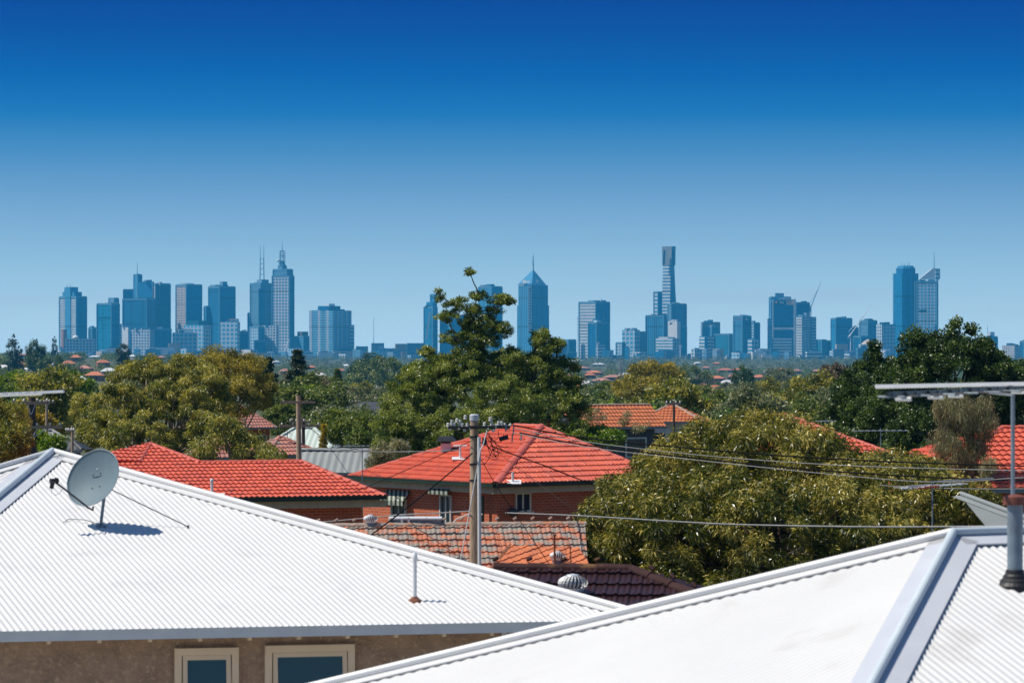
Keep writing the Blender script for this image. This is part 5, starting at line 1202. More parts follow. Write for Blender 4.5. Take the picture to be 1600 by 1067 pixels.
tower('slim leaning blue glass tower with a white diagonal fin, left of the central gum', 7900, [('body', 662.3, 676, 682.6, 479.4, 560, ('blue', 'slate')), ('mid_tier', 666, 676, 682.3, 472, 482, ('blue', 'slate'), 8), ('top_tier', 672.5, 678, 682, 460, 476, ('blue', 'slate'), 14)], extra=swoosh)
tower('blue block seen through the crown of the central gum tree', 7900, [('body', 688, 704, 728, 493.5, 560, ('slate', 'blue'))])
tower('blue tower behind the top right boughs of the central gum tree', 8100, [('body', 748, 768, 784, 448, 560, ('slate', 'blue')), ('plant_room', 760, 766, 772.5, 444, 450, 'navy', 12)])
def pyr(T, d):
    s = d/F; c = P(831, 445.5, d); w_ = 46.6*s/2
    mb = MB(); A, B_, C_, D_ = Vector((c.x, c.y, c.z)), Vector((c.x+w_, c.y+w_, c.z)), Vector((c.x, c.y+2*w_, c.z)), Vector((c.x-w_, c.y+w_, c.z))
    top = P(833, 421, d+w_); mb.add([A, B_, C_, D_, top], [(0, 1, 4), (1, 2, 4), (2, 3, 4), (3, 0, 4)]); mb.build('pyramid_roof', FC['vert'], T, uv=True)
    spire(T, 'spire', 833.5, 397, 422, d+w_, 1.6, .5); spire(T, 'aerial', 832.3, 401, 416, d+w_, .7, .4)
    for k, (px, py, sc_, mt) in enumerate(((820.5, 440.3, 1.25, 'signw'), (842, 440.3, 1.0, 'gridblue'))):
        c = P(px, py, d+abs(px-831)*s-4); mb = MB(); q = .7071; ex = Vector((q, -q if k == 0 else q, 0)); ey = Vector((q, q, 0)) if k == 0 else Vector((-q, q, 0))
        # key shaped emblem: a round bow and a bar, flat on the face; the right one's duller colour paints in shade
        n = 14; r = 4.6*sc_; ring = [ex*(math.cos(2*math.pi*i/n)*r)+Vector((0, 0, math.sin(2*math.pi*i/n)*r*.8)) for i in range(n)]; c = c-ex*3
        mb.add([c+p for p in ring]+[c+p+ey*1.2 for p in ring], [tuple(range(n)), tuple(range(2*n-1, n-1, -1))]+[(i, n+i, n+(i+1) % n, (i+1) % n) for i in range(n)])
        mb.bar(c+ex*r+ey*.6, c+ex*(r+11*sc_)+ey*.6, 1.2, 2.8*sc_); mb.build('emblem', FC[mt], T)
    strip(825, 830.8, 447, 520, d-4.5, 'litgrid', 'white_grid')(T, d)
tower('blue tower with a pyramid roof, a spire and white key-shaped emblems', 7800, [('body', 810, 831, 856.6, 445.5, 560, ('vert', 'vert')), ('lower_body', 808, 831, 858.3, 477, 560, ('vert', 'vert'), -3)], extra=pyr)
tower('low blue block right of the central gum tree', 7700, [('body', 877, 888, 899.5, 531, 560, ('slate', 'blue'))], 'apartment_block', 'building')
tower('small white block half hidden by the right bough of the central gum', 7450, [('body', 855, None, 875, 549, 565, 'banded')], 'apartment_block', 'building')
tower('tower with a bright white left face and blue right face, right of the pyramid tower', 8000, [('body', 905.6, 930.7, 952.6, 472, 562, ('lit', 'blue'))], extra=sp(('aerial', 940, 465, 473, .8, .4)))  # white left face painted as sunlit, blue right face as shaded
tower('blue glass block in front of the white-faced tower', 7600, [('body', 919.7, 932, 951, 504, 562, ('navy', 'teal'), 0, 40), ('upper_tier', 926, 934, 945, 499, 506, ('navy', 'blue'), 14)], extra=sp(('aerial', 935.5, 488, 500, .8, .4), ('aerial', 943, 491, 502, .7, .4)))
tower('pale gridded apartment tower with a rounded top, right of the white-faced tower', 7800, [('body', 972.6, 992, 1000.2, 515.5, 562, ('gridblue', 'gridblue'), 0, 35), ('left_wing', 963, 972, 977, 535.5, 562, ('gridblue', 'blue'), -20), ('right_wing', 1000, None, 1008.7, 518.5, 562, 'steel', 30), ('penthouse', 977, 988, 996, 512.5, 517, 'litgrid', 12)])
tower('low white block below the ribbed blue tower', 7350, [('body', 985.5, 1000, 1010.5, 550, 566, ('litgrid', 'litgrid'))], 'apartment_block', 'building')
for px, y0, lab in ((934, 537, 'thin white stadium light mast before the white-faced tower'), (1063, 541.5, 'thin white stadium light mast right of the white banded block'), (902.5, 497, 'faint thin floodlight mast left of the white-faced tower')):
    c = P(px, y0, 7100); T = thing('light_mast', lab, 'light mast', (c.x, c.y, -30)); mb = MB(); mb.tube([Vector((c.x, c.y, -30)), c], 1.2 if y0 > 530 else .6, 8); mb.build('mast', FC['signw'], T)
    mb = MB(); mb.box(c+Vector((0, 0, 1)), (7 if y0 > 530 else 2, 1.5, 5 if y0 > 530 else 2)); mb.build('lamp_head', FC['signw'], T)
tower('wide ribbed dark blue tower left of the tallest slender tower', 7850, [('body', 1010, 1037, 1044.5, 493.2, 562, ('vert', 'navy'), 0, 25), ('roof_plant', 1015, 1026, 1040, 491, 495, 'pale', 14)])
def eureka(T, d):
    # slender shaft flaring slightly to its foot, with a glazed crown box
    def loft(name, secs, mats, depth=34, lean=.5):
        mb = MB(); ring = []
        for (xl, xs, xr, y) in secs:
            A, B_, C_ = P(xl, y, d+14), P(xs, y, d), P(xr, y, d+22); D_ = A+(C_-B_); ring.append([A, B_, C_, D_])
        for a, b in zip(ring, ring[1:]):
            for i, mi in ((0, 0), (1, 1), (2, 0), (3, 1)):
                j = (i+1) % 4; mb.cur = mi; mb.add([b[i], b[j], a[j], a[i]], [(0, 1, 2, 3)])
        mb.cur = 2; mb.add(ring[0], [(0, 1, 2, 3)]); mb.build(name, [FC[m] for m in mats]+[FC['greyc']], T, uv=True)
    loft('shaft', [(1036, 1047.5, 1053.7, 414), (1035, 1047.5, 1054.6, 440), (1034.6, 1047, 1056.5, 475), (1034.6, 1047, 1057, 560)], ('banded', 'teal'))
    loft('crown', [(1034.3, 1049.5, 1055.7, 385), (1034.8, 1049, 1055.3, 415)], ('gold', 'slate'))
    strip(1036.8, 1039.8, 391, 414, d-1, 'navy', 'crown_opening', -1.0)(T, d)
    strip(1052, 1053.6, 391, 414, d+5, 'navy', 'crown_opening')(T, d)
tower('tallest slender blue tower with a white banded left face and boxed crown', 7900, [('podium_tower', 1022, 1028, 1039.5, 456.3, 520, ('banded', 'blue'), 30)], extra=eureka)
tower('blue gridded block right beside the tallest slender tower', 7700, [('body', 1044.3, 1049, 1072.8, 475, 562, ('steel', 'slate'), 0, 60), ('teal_wing', 1056, 1060, 1072.9, 509, 562, ('teal', 'teal'), -30, 60)])
tower('white L-shaped block with a dark slot below the slender tower', 7500, [('body', 1044.5, 1058, 1063.5, 502, 562, ('white', 'white'))], 'apartment_block', 'building', strip(1046.5, 1050.5, 504.5, 507, 7488, 'darkc', 'slot'))
tower('white horizontally banded block in front of the ribbed blue tower', 7300, [('body', 1025.7, 1051, 1063, 528.5, 566, ('banded', 'gridblue')), ('dome_roof', 1030, 1043, 1056, 526.5, 530, 'white', 12)], 'apartment_block', 'building')
tower('grey-blue square-topped tower right of the slender tower group', 8100, [('body', 1095.6, None, 1125.6, 503, 560, 'greyc')])
tower('blue stepped tower in front of the grey square-topped one', 7900, [('body', 1099, 1112, 1124.7, 511, 560, ('slate', 'teal'))])
tower('white banded tower with a blue centre strip, front of the grey square-topped one', 7600, [('body', 1093, 1104, 1116.5, 525.5, 562, ('banded', 'banded'), 0, 50)], 'office_tower', 'tower', strip(1101, 1105.5, 526, 561, 7590, 'blue'))
tower('teal glass block with a sloping right side between two towers', 7850, [('body', 1117, 1139, 1144.5, 522, 560, ('teal', 'slate'), 0, 30)])
tower('small beige twin block at the foot of the teal glass block', 7300, [('body', 1116.6, 1124, 1131.5, 545, 563, ('beige', 'beige'))], 'low_building', 'building')
def squig(T, d):
    mb = MB(); c = P(1153.5, 500, 7735)
    for k, (x, z, w_, h) in enumerate(((-9, 0, 3.5, 5), (-4.5, .8, 3, 4), (0, 0, 3.5, 5), (4.5, .5, 3, 4), (8, 3, 3, 2), (-1, 5, 19, 1.5))): mb.box(c+Vector((x, 0, z)), (w_, 1, h))
    mb.build('roof_sign', FC['signw'], T)
    mb = MB(); mb.box(P(1166.5, 499, 7750), (6, 1, 2.5)); mb.build('roof_sign', FC['signw'], T)
tower('dark blue tower with a small white rooftop sign, right of the teal block', 7750, [('body', 1147, 1160, 1174.7, 493.8, 562, ('slate', 'navy'), 0, 35)], extra=squig)
tower('narrow white and blue banded tower beside the dark tower with the white sign', 7900, [('body', 1170.6, 1178, 1187.4, 504.5, 560, ('banded', 'blue'))])
def hubsign(T, d):
    mb = MB(); c = P(1218.5, 472.8, 7770)
    mb.box(c, (27, 1.4, 9)); mb.build('sign_board', FC['darkc'], T)
    cu = bpy.data.curves.new('sign_lettering', 'FONT'); cu.body = 'fluh'; cu.size = 7.0; cu.align_x = 'CENTER'; cu.align_y = 'CENTER'; cu.extrude = .25; cu.offset = .22
    tmp = bpy.data.objects.new('sign_lettering', cu); COL.objects.link(tmp); bpy.context.view_layer.update(); me = bpy.data.meshes.new_from_object(tmp.evaluated_get(bpy.context.evaluated_depsgraph_get())); bpy.data.objects.remove(tmp)
    o = bpy.data.objects.new('sign_lettering', me); COL.objects.link(o); o.data.materials.clear(); o.data.materials.append(FC['signw']); o.parent = T
    o.location = c+Vector((5, -1.4, 0))-wsum(T); o.rotation_euler = (R(90), 0, 0)
    mb = MB(); q = P(1213.2, 472.8, 7768); mb.lathe(q, [(.2, -3), (2.4, -2), (3.2, 0), (2.4, 2), (.2, 3)], 8); mb.build('sign_emblem', FC['pinkbrick'], T)
    strip(1229, 1241, 469.5, 476.5, 7768, 'beige', 'top_panel')(T, d); strip(1208.5, 1240.5, 511.5, 515, 7768, 'white', 'white_band')(T, d)
    strip(1240.3, 1243.2, 467, 562, 7764, 'white', 'white_fin')(T, d); strip(1207, 1208.6, 470, 528, 7764, 'white', 'white_fin')(T, d)
    strip(1208, 1237, 528, 562, 7755, 'banded', 'lower_front')(T, d)
    mb = MB(); c = P(1226, 466.6, 7770)
    for k in range(8): mb.box(c+Vector((-12+k*3.4, 0, 0)), (2.2, 1, 3.6 if k % 3 else 5))
    mb.build('roof_sign', FC['signw'], T)
tower('broad blue tower with a dark sign board at its top left and white edge fins', 7800, [('body', 1207, None, 1243, 469, 562, 'blue'), ('roof_level', 1203.5, None, 1235.5, 464.4, 480, 'slate', 20), ('plant_room', 1211, None, 1225, 458, 466, 'greyc', 30), ('left_wing', 1199, None, 1207, 498, 562, 'balc', 10)], extra=hubsign)
tower('dark blue tower behind the balcony tower, under a crane', 8000, [('body', 1243.6, None, 1264.8, 473, 560, 'navy')])
tower('pale and blue balcony tower right of the tower with the sign board', 7650, [('body', 1244.6, 1253, 1270, 494.5, 562, ('lit', 'balc'), 0, 45), ('balcony_wing', 1268, None, 1275.5, 495, 562, 'balc', 20), ('plant_room', 1256, 1260, 1266, 488.5, 496, 'greyc', 12)])
def crane(lab, x0, y0, x1, y1, d, mx=None, my=None, col='signw'):
    a, b = P(x0, y0, d), P(x1, y1, d); T = thing('tower_crane', lab, 'crane', (a.x, a.y, -30))
    mb = MB(); mb.tube([a, b], [1.3, .5], 4); n = 9
    mb.build('jib', FC[col], T)
    mb = MB(); mb.tube([P(x0, y0+(my or 40), d), a], 1.2, 4); mb.build('mast', FC[col], T)
    t = (b-a).normalized(); mb = MB(); mb.tube([a, a-t*8+Vector((0, 0, 3))], 1.2, 4); mb.box(a-t*8, (4, 2, 4)); mb.build('counterweight', FC[col], T)
    mb = MB(); q = a+Vector((-4, 0, 9)); mb.tube([a, q], .6, 4); mb.tube([q, a+(b-a)*.7], .4, 4); mb.build('tie_bar', FC[col], T)
crane('faint grey tower crane leaning right above the dark blue tower', 1267, 480, 1283, 440, 8010, my=15, col='greyc')
crane('white tower crane in front of the dark banded tower at the right', 1329, 523, 1361, 477, 7600, my=40)
crane('small white crane jib at the foot of the tallest spired tower', 446, 546, 452, 530, 7200, my=14)
tower('small teal block between the balcony tower and the dark banded tower', 7800, [('body', 1275.5, 1284, 1292, 531, 562, ('teal', 'blue')), ('rear_block', 1288, None, 1298, 532.5, 562, 'navy', 60)], 'apartment_block', 'building')
tower('dark banded tower behind the white crane', 7900, [('body', 1300, 1306, 1332, 497.5, 562, ('blue', 'slate'), 0, 65), ('right_block', 1331, None, 1341, 511.6, 562, 'navy', 30)])
tower('blue-grey tower pair right of the white crane', 8000, [('body', 1344.6, 1356, 1371.5, 501, 562, ('steel', 'blue')), ('front_block', 1335, 1345, 1363, 525.5, 562, ('navy', 'navy'), -200)])
def hat(T, d): mb = MB(); c = P(1356, 538, d+10); mb.lathe(c, [(16, 0), (10, 6), (4, 10), (.5, 12)], 8); mb.build('domed_roof', FC['beige'], T)
tower('pale pink domed building low beside the white crane', 7300, [('body', 1343, None, 1368, 538, 565, 'litgrid')], 'low_building', 'building', hat)
tower('low pale apartment row left of the domed pink building', 7250, [('body', 1298, None, 1343, 548, 568, 'gridblue'), ('beige_block', 1306, None, 1325, 537.7, 556, 'beige', 60)], 'apartment_block', 'building')
tower('white and blue gridded tower left of the tall blue glass tower', 7700, [('body', 1370.5, 1378, 1400.6, 506.5, 565, ('litgrid', 'gridblue'), 0, 60)])
def oct_(T, d):
    mb = MB(); s = d/F
    def ring(y, hw): c = P(1415, y, d+22); return [Vector((c.x+hw*s*math.cos(R(22.5+45*k))/math.cos(R(22.5)), c.y+hw*s*math.sin(R(22.5+45*k))/math.cos(R(22.5)), c.z)) for k in range(8)]
    for nm, secs in (('body', [(560, 19), (427.5, 19)]), ('crown', [(427.5, 14.5), (420, 14.5), (415.5, 11)])):
        mb = MB(); rs_ = [ring(y, h) for y, h in secs]
        for a, b in zip(rs_, rs_[1:]): mb.add(a+b, [(i, (i+1) % 8, 8+(i+1) % 8, 8+i) for i in range(8)])
        mb.add(rs_[-1], [tuple(range(8))]); mb.build(nm, FC['blue' if nm == 'body' else 'navy'], T, uv=True)
    for x in (1409, 1413, 1418, 1421): spire(T, 'aerial', x, 410, 416, d+22, .7, .4)
    strip(1403, 1428, 471, 545, d+1, 'slate', 'lower_front')(T, d)
c = P(1415, 560, 7800); T8 = thing('office_tower', 'tall blue glass tower with chamfered crown, left of the white-topped tower', 'tower', (c.x, c.y, -30)); oct_(T8, 7800)
def wedge(T, d):
    mb = MB(); a, b, e, f = P(1437, 436, d+6), P(1469, 436, d+6), P(1469, 419.5, d+6), P(1457, 419.5, d+6); o = Vector((0, 22, 0))
    mb.add([a, b, e, f, a+o, b+o, e+o, f+o], [(0, 1, 2, 3), (7, 6, 5, 4), (3, 2, 6, 7), (0, 3, 7, 4), (1, 5, 6, 2)]); mb.build('white_wedge_crown', FC['signw'], T)
    spire(T, 'spire', 1459.6, 394.5, 420, d+18, 1.1, .4); strip(1462, 1467, 421, 439, d+4, 'banded', 'louvres')(T, d)
    strip(1436, 1448, 484, 488, d-3, 'darkc', 'dark_sign')(T, d)
tower('white banded tower with a white wedge-shaped top and thin spire, at the right', 7700, [('body', 1431, 1463.5, 1467.3, 439.7, 562, ('gridblue', 'navy'), 0, 12)], extra=wedge)
tower('blue tower with a white roof unit just right of the tall dark tree', 7700, [('body', 1539.6, 1543, 1559.8, 526, 575, ('slate', 'blue'), 0, 60), ('roof_unit', 1543, 1548, 1555, 518.5, 527, 'white', 14)], extra=sp(('aerial', 1543, 508, 520, .7, .3, 14)))
tower('narrow pale block beside the blue tower at the right edge', 7800, [('body', 1561, None, 1568.5, 547, 580, 'gridblue')], 'apartment_block', 'building')
tower('beige gridded apartment tower at the right edge', 7600, [('body', 1568.5, 1585, 1595.3, 539.6, 580, ('pale', 'litgrid'))])
tower('dark blue sliver of a tower cut by the right edge', 7900, [('body', 1595, 1600, 1612, 533, 580, 'navy')])
def hiproof(T, d): mb = MB(); a = P(1571, 569.5, d); b = P(1598, 569.5, d); o = Vector((0, 30, 0)); t0 = P(1579, 564, d)+o/2; t1 = P(1591, 564, d)+o/2; mb.add([a, b, b+o, a+o, t0, t1], [(0, 1, 5, 4), (1, 2, 5), (2, 3, 4, 5), (3, 0, 4)]); mb.build('roof', FC['white'], T)
tower('white hip-roofed building low at the right edge', 6600, [('body', 1572, None, 1597, 569.5, 590, 'gridblue')], 'low_building', 'building', hiproof)
tower('long dark low roof below the tower with the sign board', 7200, [('body', 1154.6, None, 1191, 559.5, 572, 'darkc')], 'low_building', 'building')
tower('long grey-blue shed row below the balcony tower', 7250, [('body', 1191, None, 1264, 561, 574, 'greyc'), ('white_end', 1214, None, 1226, 560, 566, 'white', -20)], 'low_building', 'building')
tower('pale domed market block below the narrow banded tower', 7400, [('body', 1180.5, None, 1204, 547, 566, 'litgrid'), ('domed_roof', 1186, None, 1199, 544.5, 549, 'white', 20)], 'low_building', 'building')
tower('blue and white low block left of the domed market block', 7450, [('body', 1168.7, 1175, 1187, 529.6, 566, ('banded', 'gridblue'))], 'apartment_block', 'building')
tower('small grey block with a pointed bay below the tower with the sign board', 7380, [('body', 1204, None, 1216, 545, 566, 'steel')], 'low_building', 'building')
tower('small cream building below the balcony tower', 7200, [('body', 1262, None, 1275, 553, 572, 'beige')], 'low_building', 'building')
tower('low dark building beside the pale domed pink one', 7150, [('body', 1292, None, 1315, 557, 575, 'darkgrid')], 'low_building', 'building')
tower('long white low roof in front of the ribbed white block at the left', 7200, [('body', 230, None, 272, 543, 560, 'white')], 'low_building', 'building')
tower('small beige block below the pale stepped block', 7250, [('body', 262, None, 281, 536, 560, 'beige')], 'low_building', 'building')
# ------------------------------------------------------------------ far suburb: houses and trees one can count
rng = np.random.default_rng(77)
M['fo'] = noisy('far_orange_tile', (.58, .20, .09), (.45, .15, .07), .6, .8)  # plain base colours of the far roofs
M['fp'] = noisy('far_pink_tile', (.50, .24, .18), (.38, .18, .14), .6, .85)
M['fw'] = noisy('far_white_sheet', (.75, .75, .73), (.6, .6, .6), .6, .6)
M['fg'] = noisy('far_grey_sheet', (.35, .36, .37), (.27, .28, .29), .6, .6)
M['fwall'] = noisy('cream_house_wall', (.58, .50, .42), (.45, .38, .32), .6, .8)
M['fbrick'] = noisy('far_brick_wall', (.35, .17, .11), (.28, .13, .09), .6, .85)
def far_proto(rm, wm, a=7, b=4.6, rise=2.0):
    T = bpy.data.objects.new('suburban_house', None); COL.objects.link(T)
    mb = MB(); mb.prism([(-a+.5, -b+.5), (a-.5, -b+.5), (a-.5, b-.5), (-a+.5, b-.5)], -3, 2.68); link_ = mb.build('wall', M[wm]); link_.parent = T
    r = a-b; mb = MB(); mb.add([(-a, -b, 2.7), (a, -b, 2.7), (a, b, 2.7), (-a, b, 2.7), (-r, 0, 2.7+rise), (r, 0, 2.7+rise)], [(0, 1, 5, 4), (1, 2, 5), (2, 3, 4, 5), (3, 0, 4), (3, 2, 1, 0)])
    o = mb.build('roof', M[rm]); o.parent = T
    mb = MB(); mb.box((r*.4, .8, 2.7+rise*.9), (.8, .8, 1.5)); o = mb.build('chimney', M['fbrick']); o.parent = T
    for x in (-a*.5, a*.3): mb = MB(); mb.box((x, -b+.48, 1.5), (1.8, .1, 1.2)); o = mb.build('window', M['glass_dark']); o.parent = T
    return T
def dup(root, loc, rotz, sc):
    r = root.copy(); COL.objects.link(r); r.location = loc; r.rotation_euler = (0, 0, rotz); r.scale = sc
    for ch in root.children: c = ch.copy(); COL.objects.link(c); c.parent = r
    return r
HP = {'o': far_proto('fo', 'fbrick'), 'p': far_proto('fp', 'fbrick'), 'w': far_proto('fw', 'fwall'), 'g': far_proto('fg', 'fwall')}
used = set()
COLN = {'o': 'orange tiled', 'p': 'faded pink tiled', 'w': 'white metal', 'g': 'grey metal'}
FARH = [  # column, row of the roof, width in pixels, colour
 (42, 553, 55, 'p'), (37, 576, 30, 'w'), (58, 584, 22, 'w'), (84, 568, 12, 'w'), (118, 556, 14, 'o'), (107, 565, 12, 'o'), (148, 556, 20, 'w'), (161, 564, 18, 'o'), (170, 576, 26, 'w'), (16, 590, 16, 'p'), (193, 562, 14, 'o'), (5, 572, 14, 'w'), (60, 574, 16, 'p'),
 (228, 561, 14, 'g'), (252, 556, 14, 'p'), (207, 553, 12, 'w'), (432, 564, 12, 'w'), (545, 588, 20, 'w'), (566, 585, 34, 'p'), (594, 592, 26, 'p'), (615, 586, 18, 'p'), (617, 598, 20, 'o'), (541, 570, 10, 'w'), (588, 574, 8, 'w'), (560, 598, 16, 'g'),
 (899, 563, 22, 'w'), (935, 568, 20, 'w'), (905, 573, 40, 'p'), (928, 580, 26, 'o'), (940, 592, 30, 'p'), (958, 587, 30, 'p'), (976, 583, 18, 'w'), (890, 586, 18, 'p'), (916, 597, 18, 'w'), (957, 601, 18, 'p'), (922, 584, 16, 'o'), (903, 594, 18, 'p'),
 (1082, 592, 28, 'p'), (1100, 583, 22, 'p'), (1118, 588, 30, 'o'), (1098, 600, 24, 'o'), (1133, 576, 24, 'o'), (1153, 576, 20, 'o'), (1103, 573, 12, 'p'), (1136, 596, 20, 'w'), (1118, 603, 12, 'o'), (1187, 587, 26, 'o'), (1205, 590, 14, 'p'), (1229, 585, 12, 'w'), (1254, 591, 18, 'w'), (1272, 590, 14, 'p'), (1284, 601, 14, 'w'), (1165, 604, 16, 'g'), (1240, 600, 16, 'p'), (1275, 578, 12, 'p'), (1060, 577, 12, 'p'), (1076, 604, 14, 'w'),
 (30, 566, 18, 'o'), (75, 556, 16, 'w'), (95, 575, 16, 'p'), (133, 572, 20, 'p'), (148, 582, 18, 'o'), (120, 590, 24, 'w'), (185, 582, 16, 'p'), (215, 572, 16, 'o'), (445, 578, 14, 'p'), (487, 572, 12, 'o'), (500, 583, 14, 'w'), (520, 592, 16, 'p'), (532, 577, 12, 'o'), (580, 603, 20, 'g'), (605, 578, 14, 'p'), (896, 601, 14, 'o'), (1010, 566, 12, 'p'), (1090, 566, 12, 'w'), (1120, 567, 12, 'o'), (1145, 586, 16, 'p'), (1172, 598, 18, 'p'), (1200, 578, 12, 'w'), (1215, 600, 14, 'o'), (1222, 575, 12, 'o'), (1245, 578, 12, 'p'), (1570, 598, 16, 'p'), (1587, 594, 12, 'w')]
HOUSES = []
for (px, py, wd, c) in FARH:
    d = dist_for(px, py, 4.2, 300); d2 = min(max(d, wd and 13*F/wd*.75), 13*F/wd*1.5) if False else d
    x = (px-800)/F*d; sc = wd/F*d/14; sc = min(max(sc, .7), 2.2)
    pr = HP[c]; loc = (x, d, ground(x, d)); rz = rng.uniform(-.5, .5)
    if c not in used: used.add(c); o = pr; o.location = loc; o.rotation_euler = (0, 0, rz); o.scale = (sc, min(sc, 1.3), 1+.1*rng.random())
    else: o = dup(pr, loc, rz, (sc, min(sc, 1.3), 1+.1*rng.random()))
    HOUSES.append((px, py, d, wd, o, COLN[c]+' roofed house', 'house', 'houses of the far suburb'))
# protos of distant trees, about 9 m tall, standing at the origin
def tproto(mat, kind, seed, nc=60, per=120, Ln=.36, Wd=.2, bark='bark'):
    rg = np.random.default_rng(seed); T = bpy.data.objects.new('suburban_tree', None); COL.objects.link(T)
    if kind == 'round': E = [(0, 0, 5.4, 3.6, 3.6, 3.0), (1.6, .5, 4.4, 2.6, 2.6, 2.2), (-1.7, -.4, 4.7, 2.6, 2.6, 2.3)]
    elif kind == 'broad': E = [(0, 0, 4.6, 4.6, 4.2, 2.3), (2.8, 0, 4.0, 3.0, 3.0, 1.9), (-2.9, .6, 4.2, 3.0, 3.0, 2.0), (.5, 0, 6.2, 2.6, 2.4, 1.6)]
    elif kind == 'gum': E = [(0, 0, 7.0, 2.4, 2.4, 1.8), (2.0, .3, 5.6, 2.2, 2.0, 1.6), (-2.2, -.3, 5.8, 2.2, 2.0, 1.7), (.3, 0, 4.2, 2.8, 2.4, 1.7), (-1.0, 1, 8.2, 1.4, 1.4, .9)]
    elif kind == 'cone': E = [(0, 0, 2.2, 1.7, 1.7, 2.0), (0, 0, 4.4, 1.3, 1.3, 2.2), (0, 0, 6.6, .8, .8, 2.0)]
    elif kind == 'column': E = [(0, 0, 3, 1.1, 1.1, 2.8), (0, 0, 6, .9, .9, 2.6)]
    CC = clumps(E, nc, 1, rg, .55); cr = {'round': .95, 'broad': 1.0, 'gum': .85, 'cone': .55, 'column': .5}[kind]
    C, D, rn = foliage(CC, per, cr, rg, .15, .8, .2, .15); leaf_mesh('crown', C, D, Ln, Wd, rn, LM[mat], T, rg).location = (0, 0, 0)
    mb = MB(); limb(mb, (0, 0, -1.5), (0, 0, 3.6), .25, .16, rg); 
    for e in E: limb(mb, (0, 0, 2.6), e[:3], .14, .05, rg, 4, .06, 5)
    o = mb.build('trunk', M[bark]); o.parent = T; return T
TP = []
for i, (mt, kd, desc) in enumerate([('mid', 'round', 'rounded mid green tree'), ('dark', 'broad', 'broad dark green tree'), ('gum', 'gum', 'olive gum tree'), ('grey', 'round', 'grey-green rounded tree'), ('bright', 'broad', 'broad bright green tree'),
      ('mid', 'gum', 'tall uneven green gum tree'), ('grey', 'gum', 'grey-green gum tree'), ('dark', 'round', 'dark rounded tree'), ('gumgold', 'broad', 'yellowish spreading tree'), ('pine', 'cone', 'dark pointed conifer'), ('purple', 'round', 'brownish rounded tree'), ('mid', 'broad', 'broad mid green tree'), ('pine', 'column', 'dark columnar cypress')]):
    TP.append((tproto(mt, kd, 200+i, *((64, 120) if kd not in ('cone', 'column') else (60, 60)), *((.36, .20) if kd not in ('cone', 'column') else (.32, .16)), 'palebark' if kd == 'gum' else 'bark'), desc))
TREES = []; usedt = set()
def put_tree(k, x, d, s, rz=None, sx=1.0, lab=None, z=None):
    pr, desc = TP[k]; loc = (x, d, ground(x, d) if z is None else z); rz = rng.uniform(0, 6.28) if rz is None else rz
    if k not in usedt: usedt.add(k); o = pr; o.location = loc; o.rotation_euler = (0, 0, rz); o.scale = (s*sx, s*sx, s)
    else: o = dup(pr, loc, rz, (s*sx, s*sx, s))
    px = 800+F*x/d; top = HY+F*(CAMZ-(loc[2]+8*s))/d
    TREES.append((px, top, d, s*8/d*F, o, lab or desc, 'tree', 'trees of the far suburb')); return o
# named trees on the skyline at the left
for k, px, yt, yb, d, sx in ((9, 19, 522, 550, 1500, 1.0), (9, 30, 540, 550, 1600, 1.0), (12, 190, 534, 558, 1700, 1.5), (12, 196, 536, 558, 1720, 1.3), (7, 57, 530, 552, 1500, .7), (9, 85, 525, 545, 2600, .9), (1, 80, 548, 562, 1400, 1.0), (9, 672, 548, 575, 1500, 1), (7, 1160, 570, 600, 900, .8), (11, 1078, 562, 585, 1500, 1.2), (11, 600, 547, 575, 1300, 1.5), (7, 575, 550, 572, 1350, 1.3), (2, 1195, 600, 640, 420, 1), (11, 1040, 565, 585, 1400, 1.2), (3, 1215, 572, 600, 1200, 1.5)):
    x = (px-800)/F*d; zt = CAMZ+(HY-yt)/F*d; g = ground(x, d); put_tree(k, x, d, max(.6, (zt-g)/8.6), sx=sx*.8)
# fill: rows of trees from the near dip to the far suburb
def blocked(px, top, half, d):
    for (hx, hy, hd, hw, *_r) in HOUSES+PROT:
        if d < hd and abs(px-hx) < half*.8+hw*.42 and top < hy+1.5 and top > hy-60: return True
    return False
PROT = [(592, 632, 305, 60), (375, 645, 240, 50), (476, 680, 175, 60), (524, 715, 128, 90), (105, 690, 140, 40), (76, 678, 175, 40), (965, 650, 172, 120), (1055, 642, 190, 90), (338, 695, 148, 60)]
kinds = [0, 1, 2, 3, 4, 5, 6, 7, 8, 10, 11]; wts = np.array([5, 4, 3, 4, 1.5, 3, 3, 3, 1, 1.6, 5]); wts = wts/wts.sum()
bands = [(215, 300, 22), (300, 420, 26), (420, 600, 36), (600, 850, 42), (850, 1200, 46), (1200, 1700, 46), (1700, 2300, 40)]
occ = np.full(1800, 1067.0)
def cover(x0, x1, y): occ[int(max(0, x0+100)):int(max(1, x1+100))] = np.minimum(occ[int(max(0, x0+100)):int(max(1, x1+100))], y)
for x0, x1, y in ((-100, 30, 640), (40, 140, 590), (140, 430, 580), (0, 180, 700), (180, 620, 700), (430, 500, 575), (600, 915, 565), (915, 1030, 700), (1030, 1100, 665), (1100, 1260, 650), (1260, 1400, 690), (1305, 1700, 590), (900, 1020, 640), (955, 1080, 585)): cover(x0, x1, y)
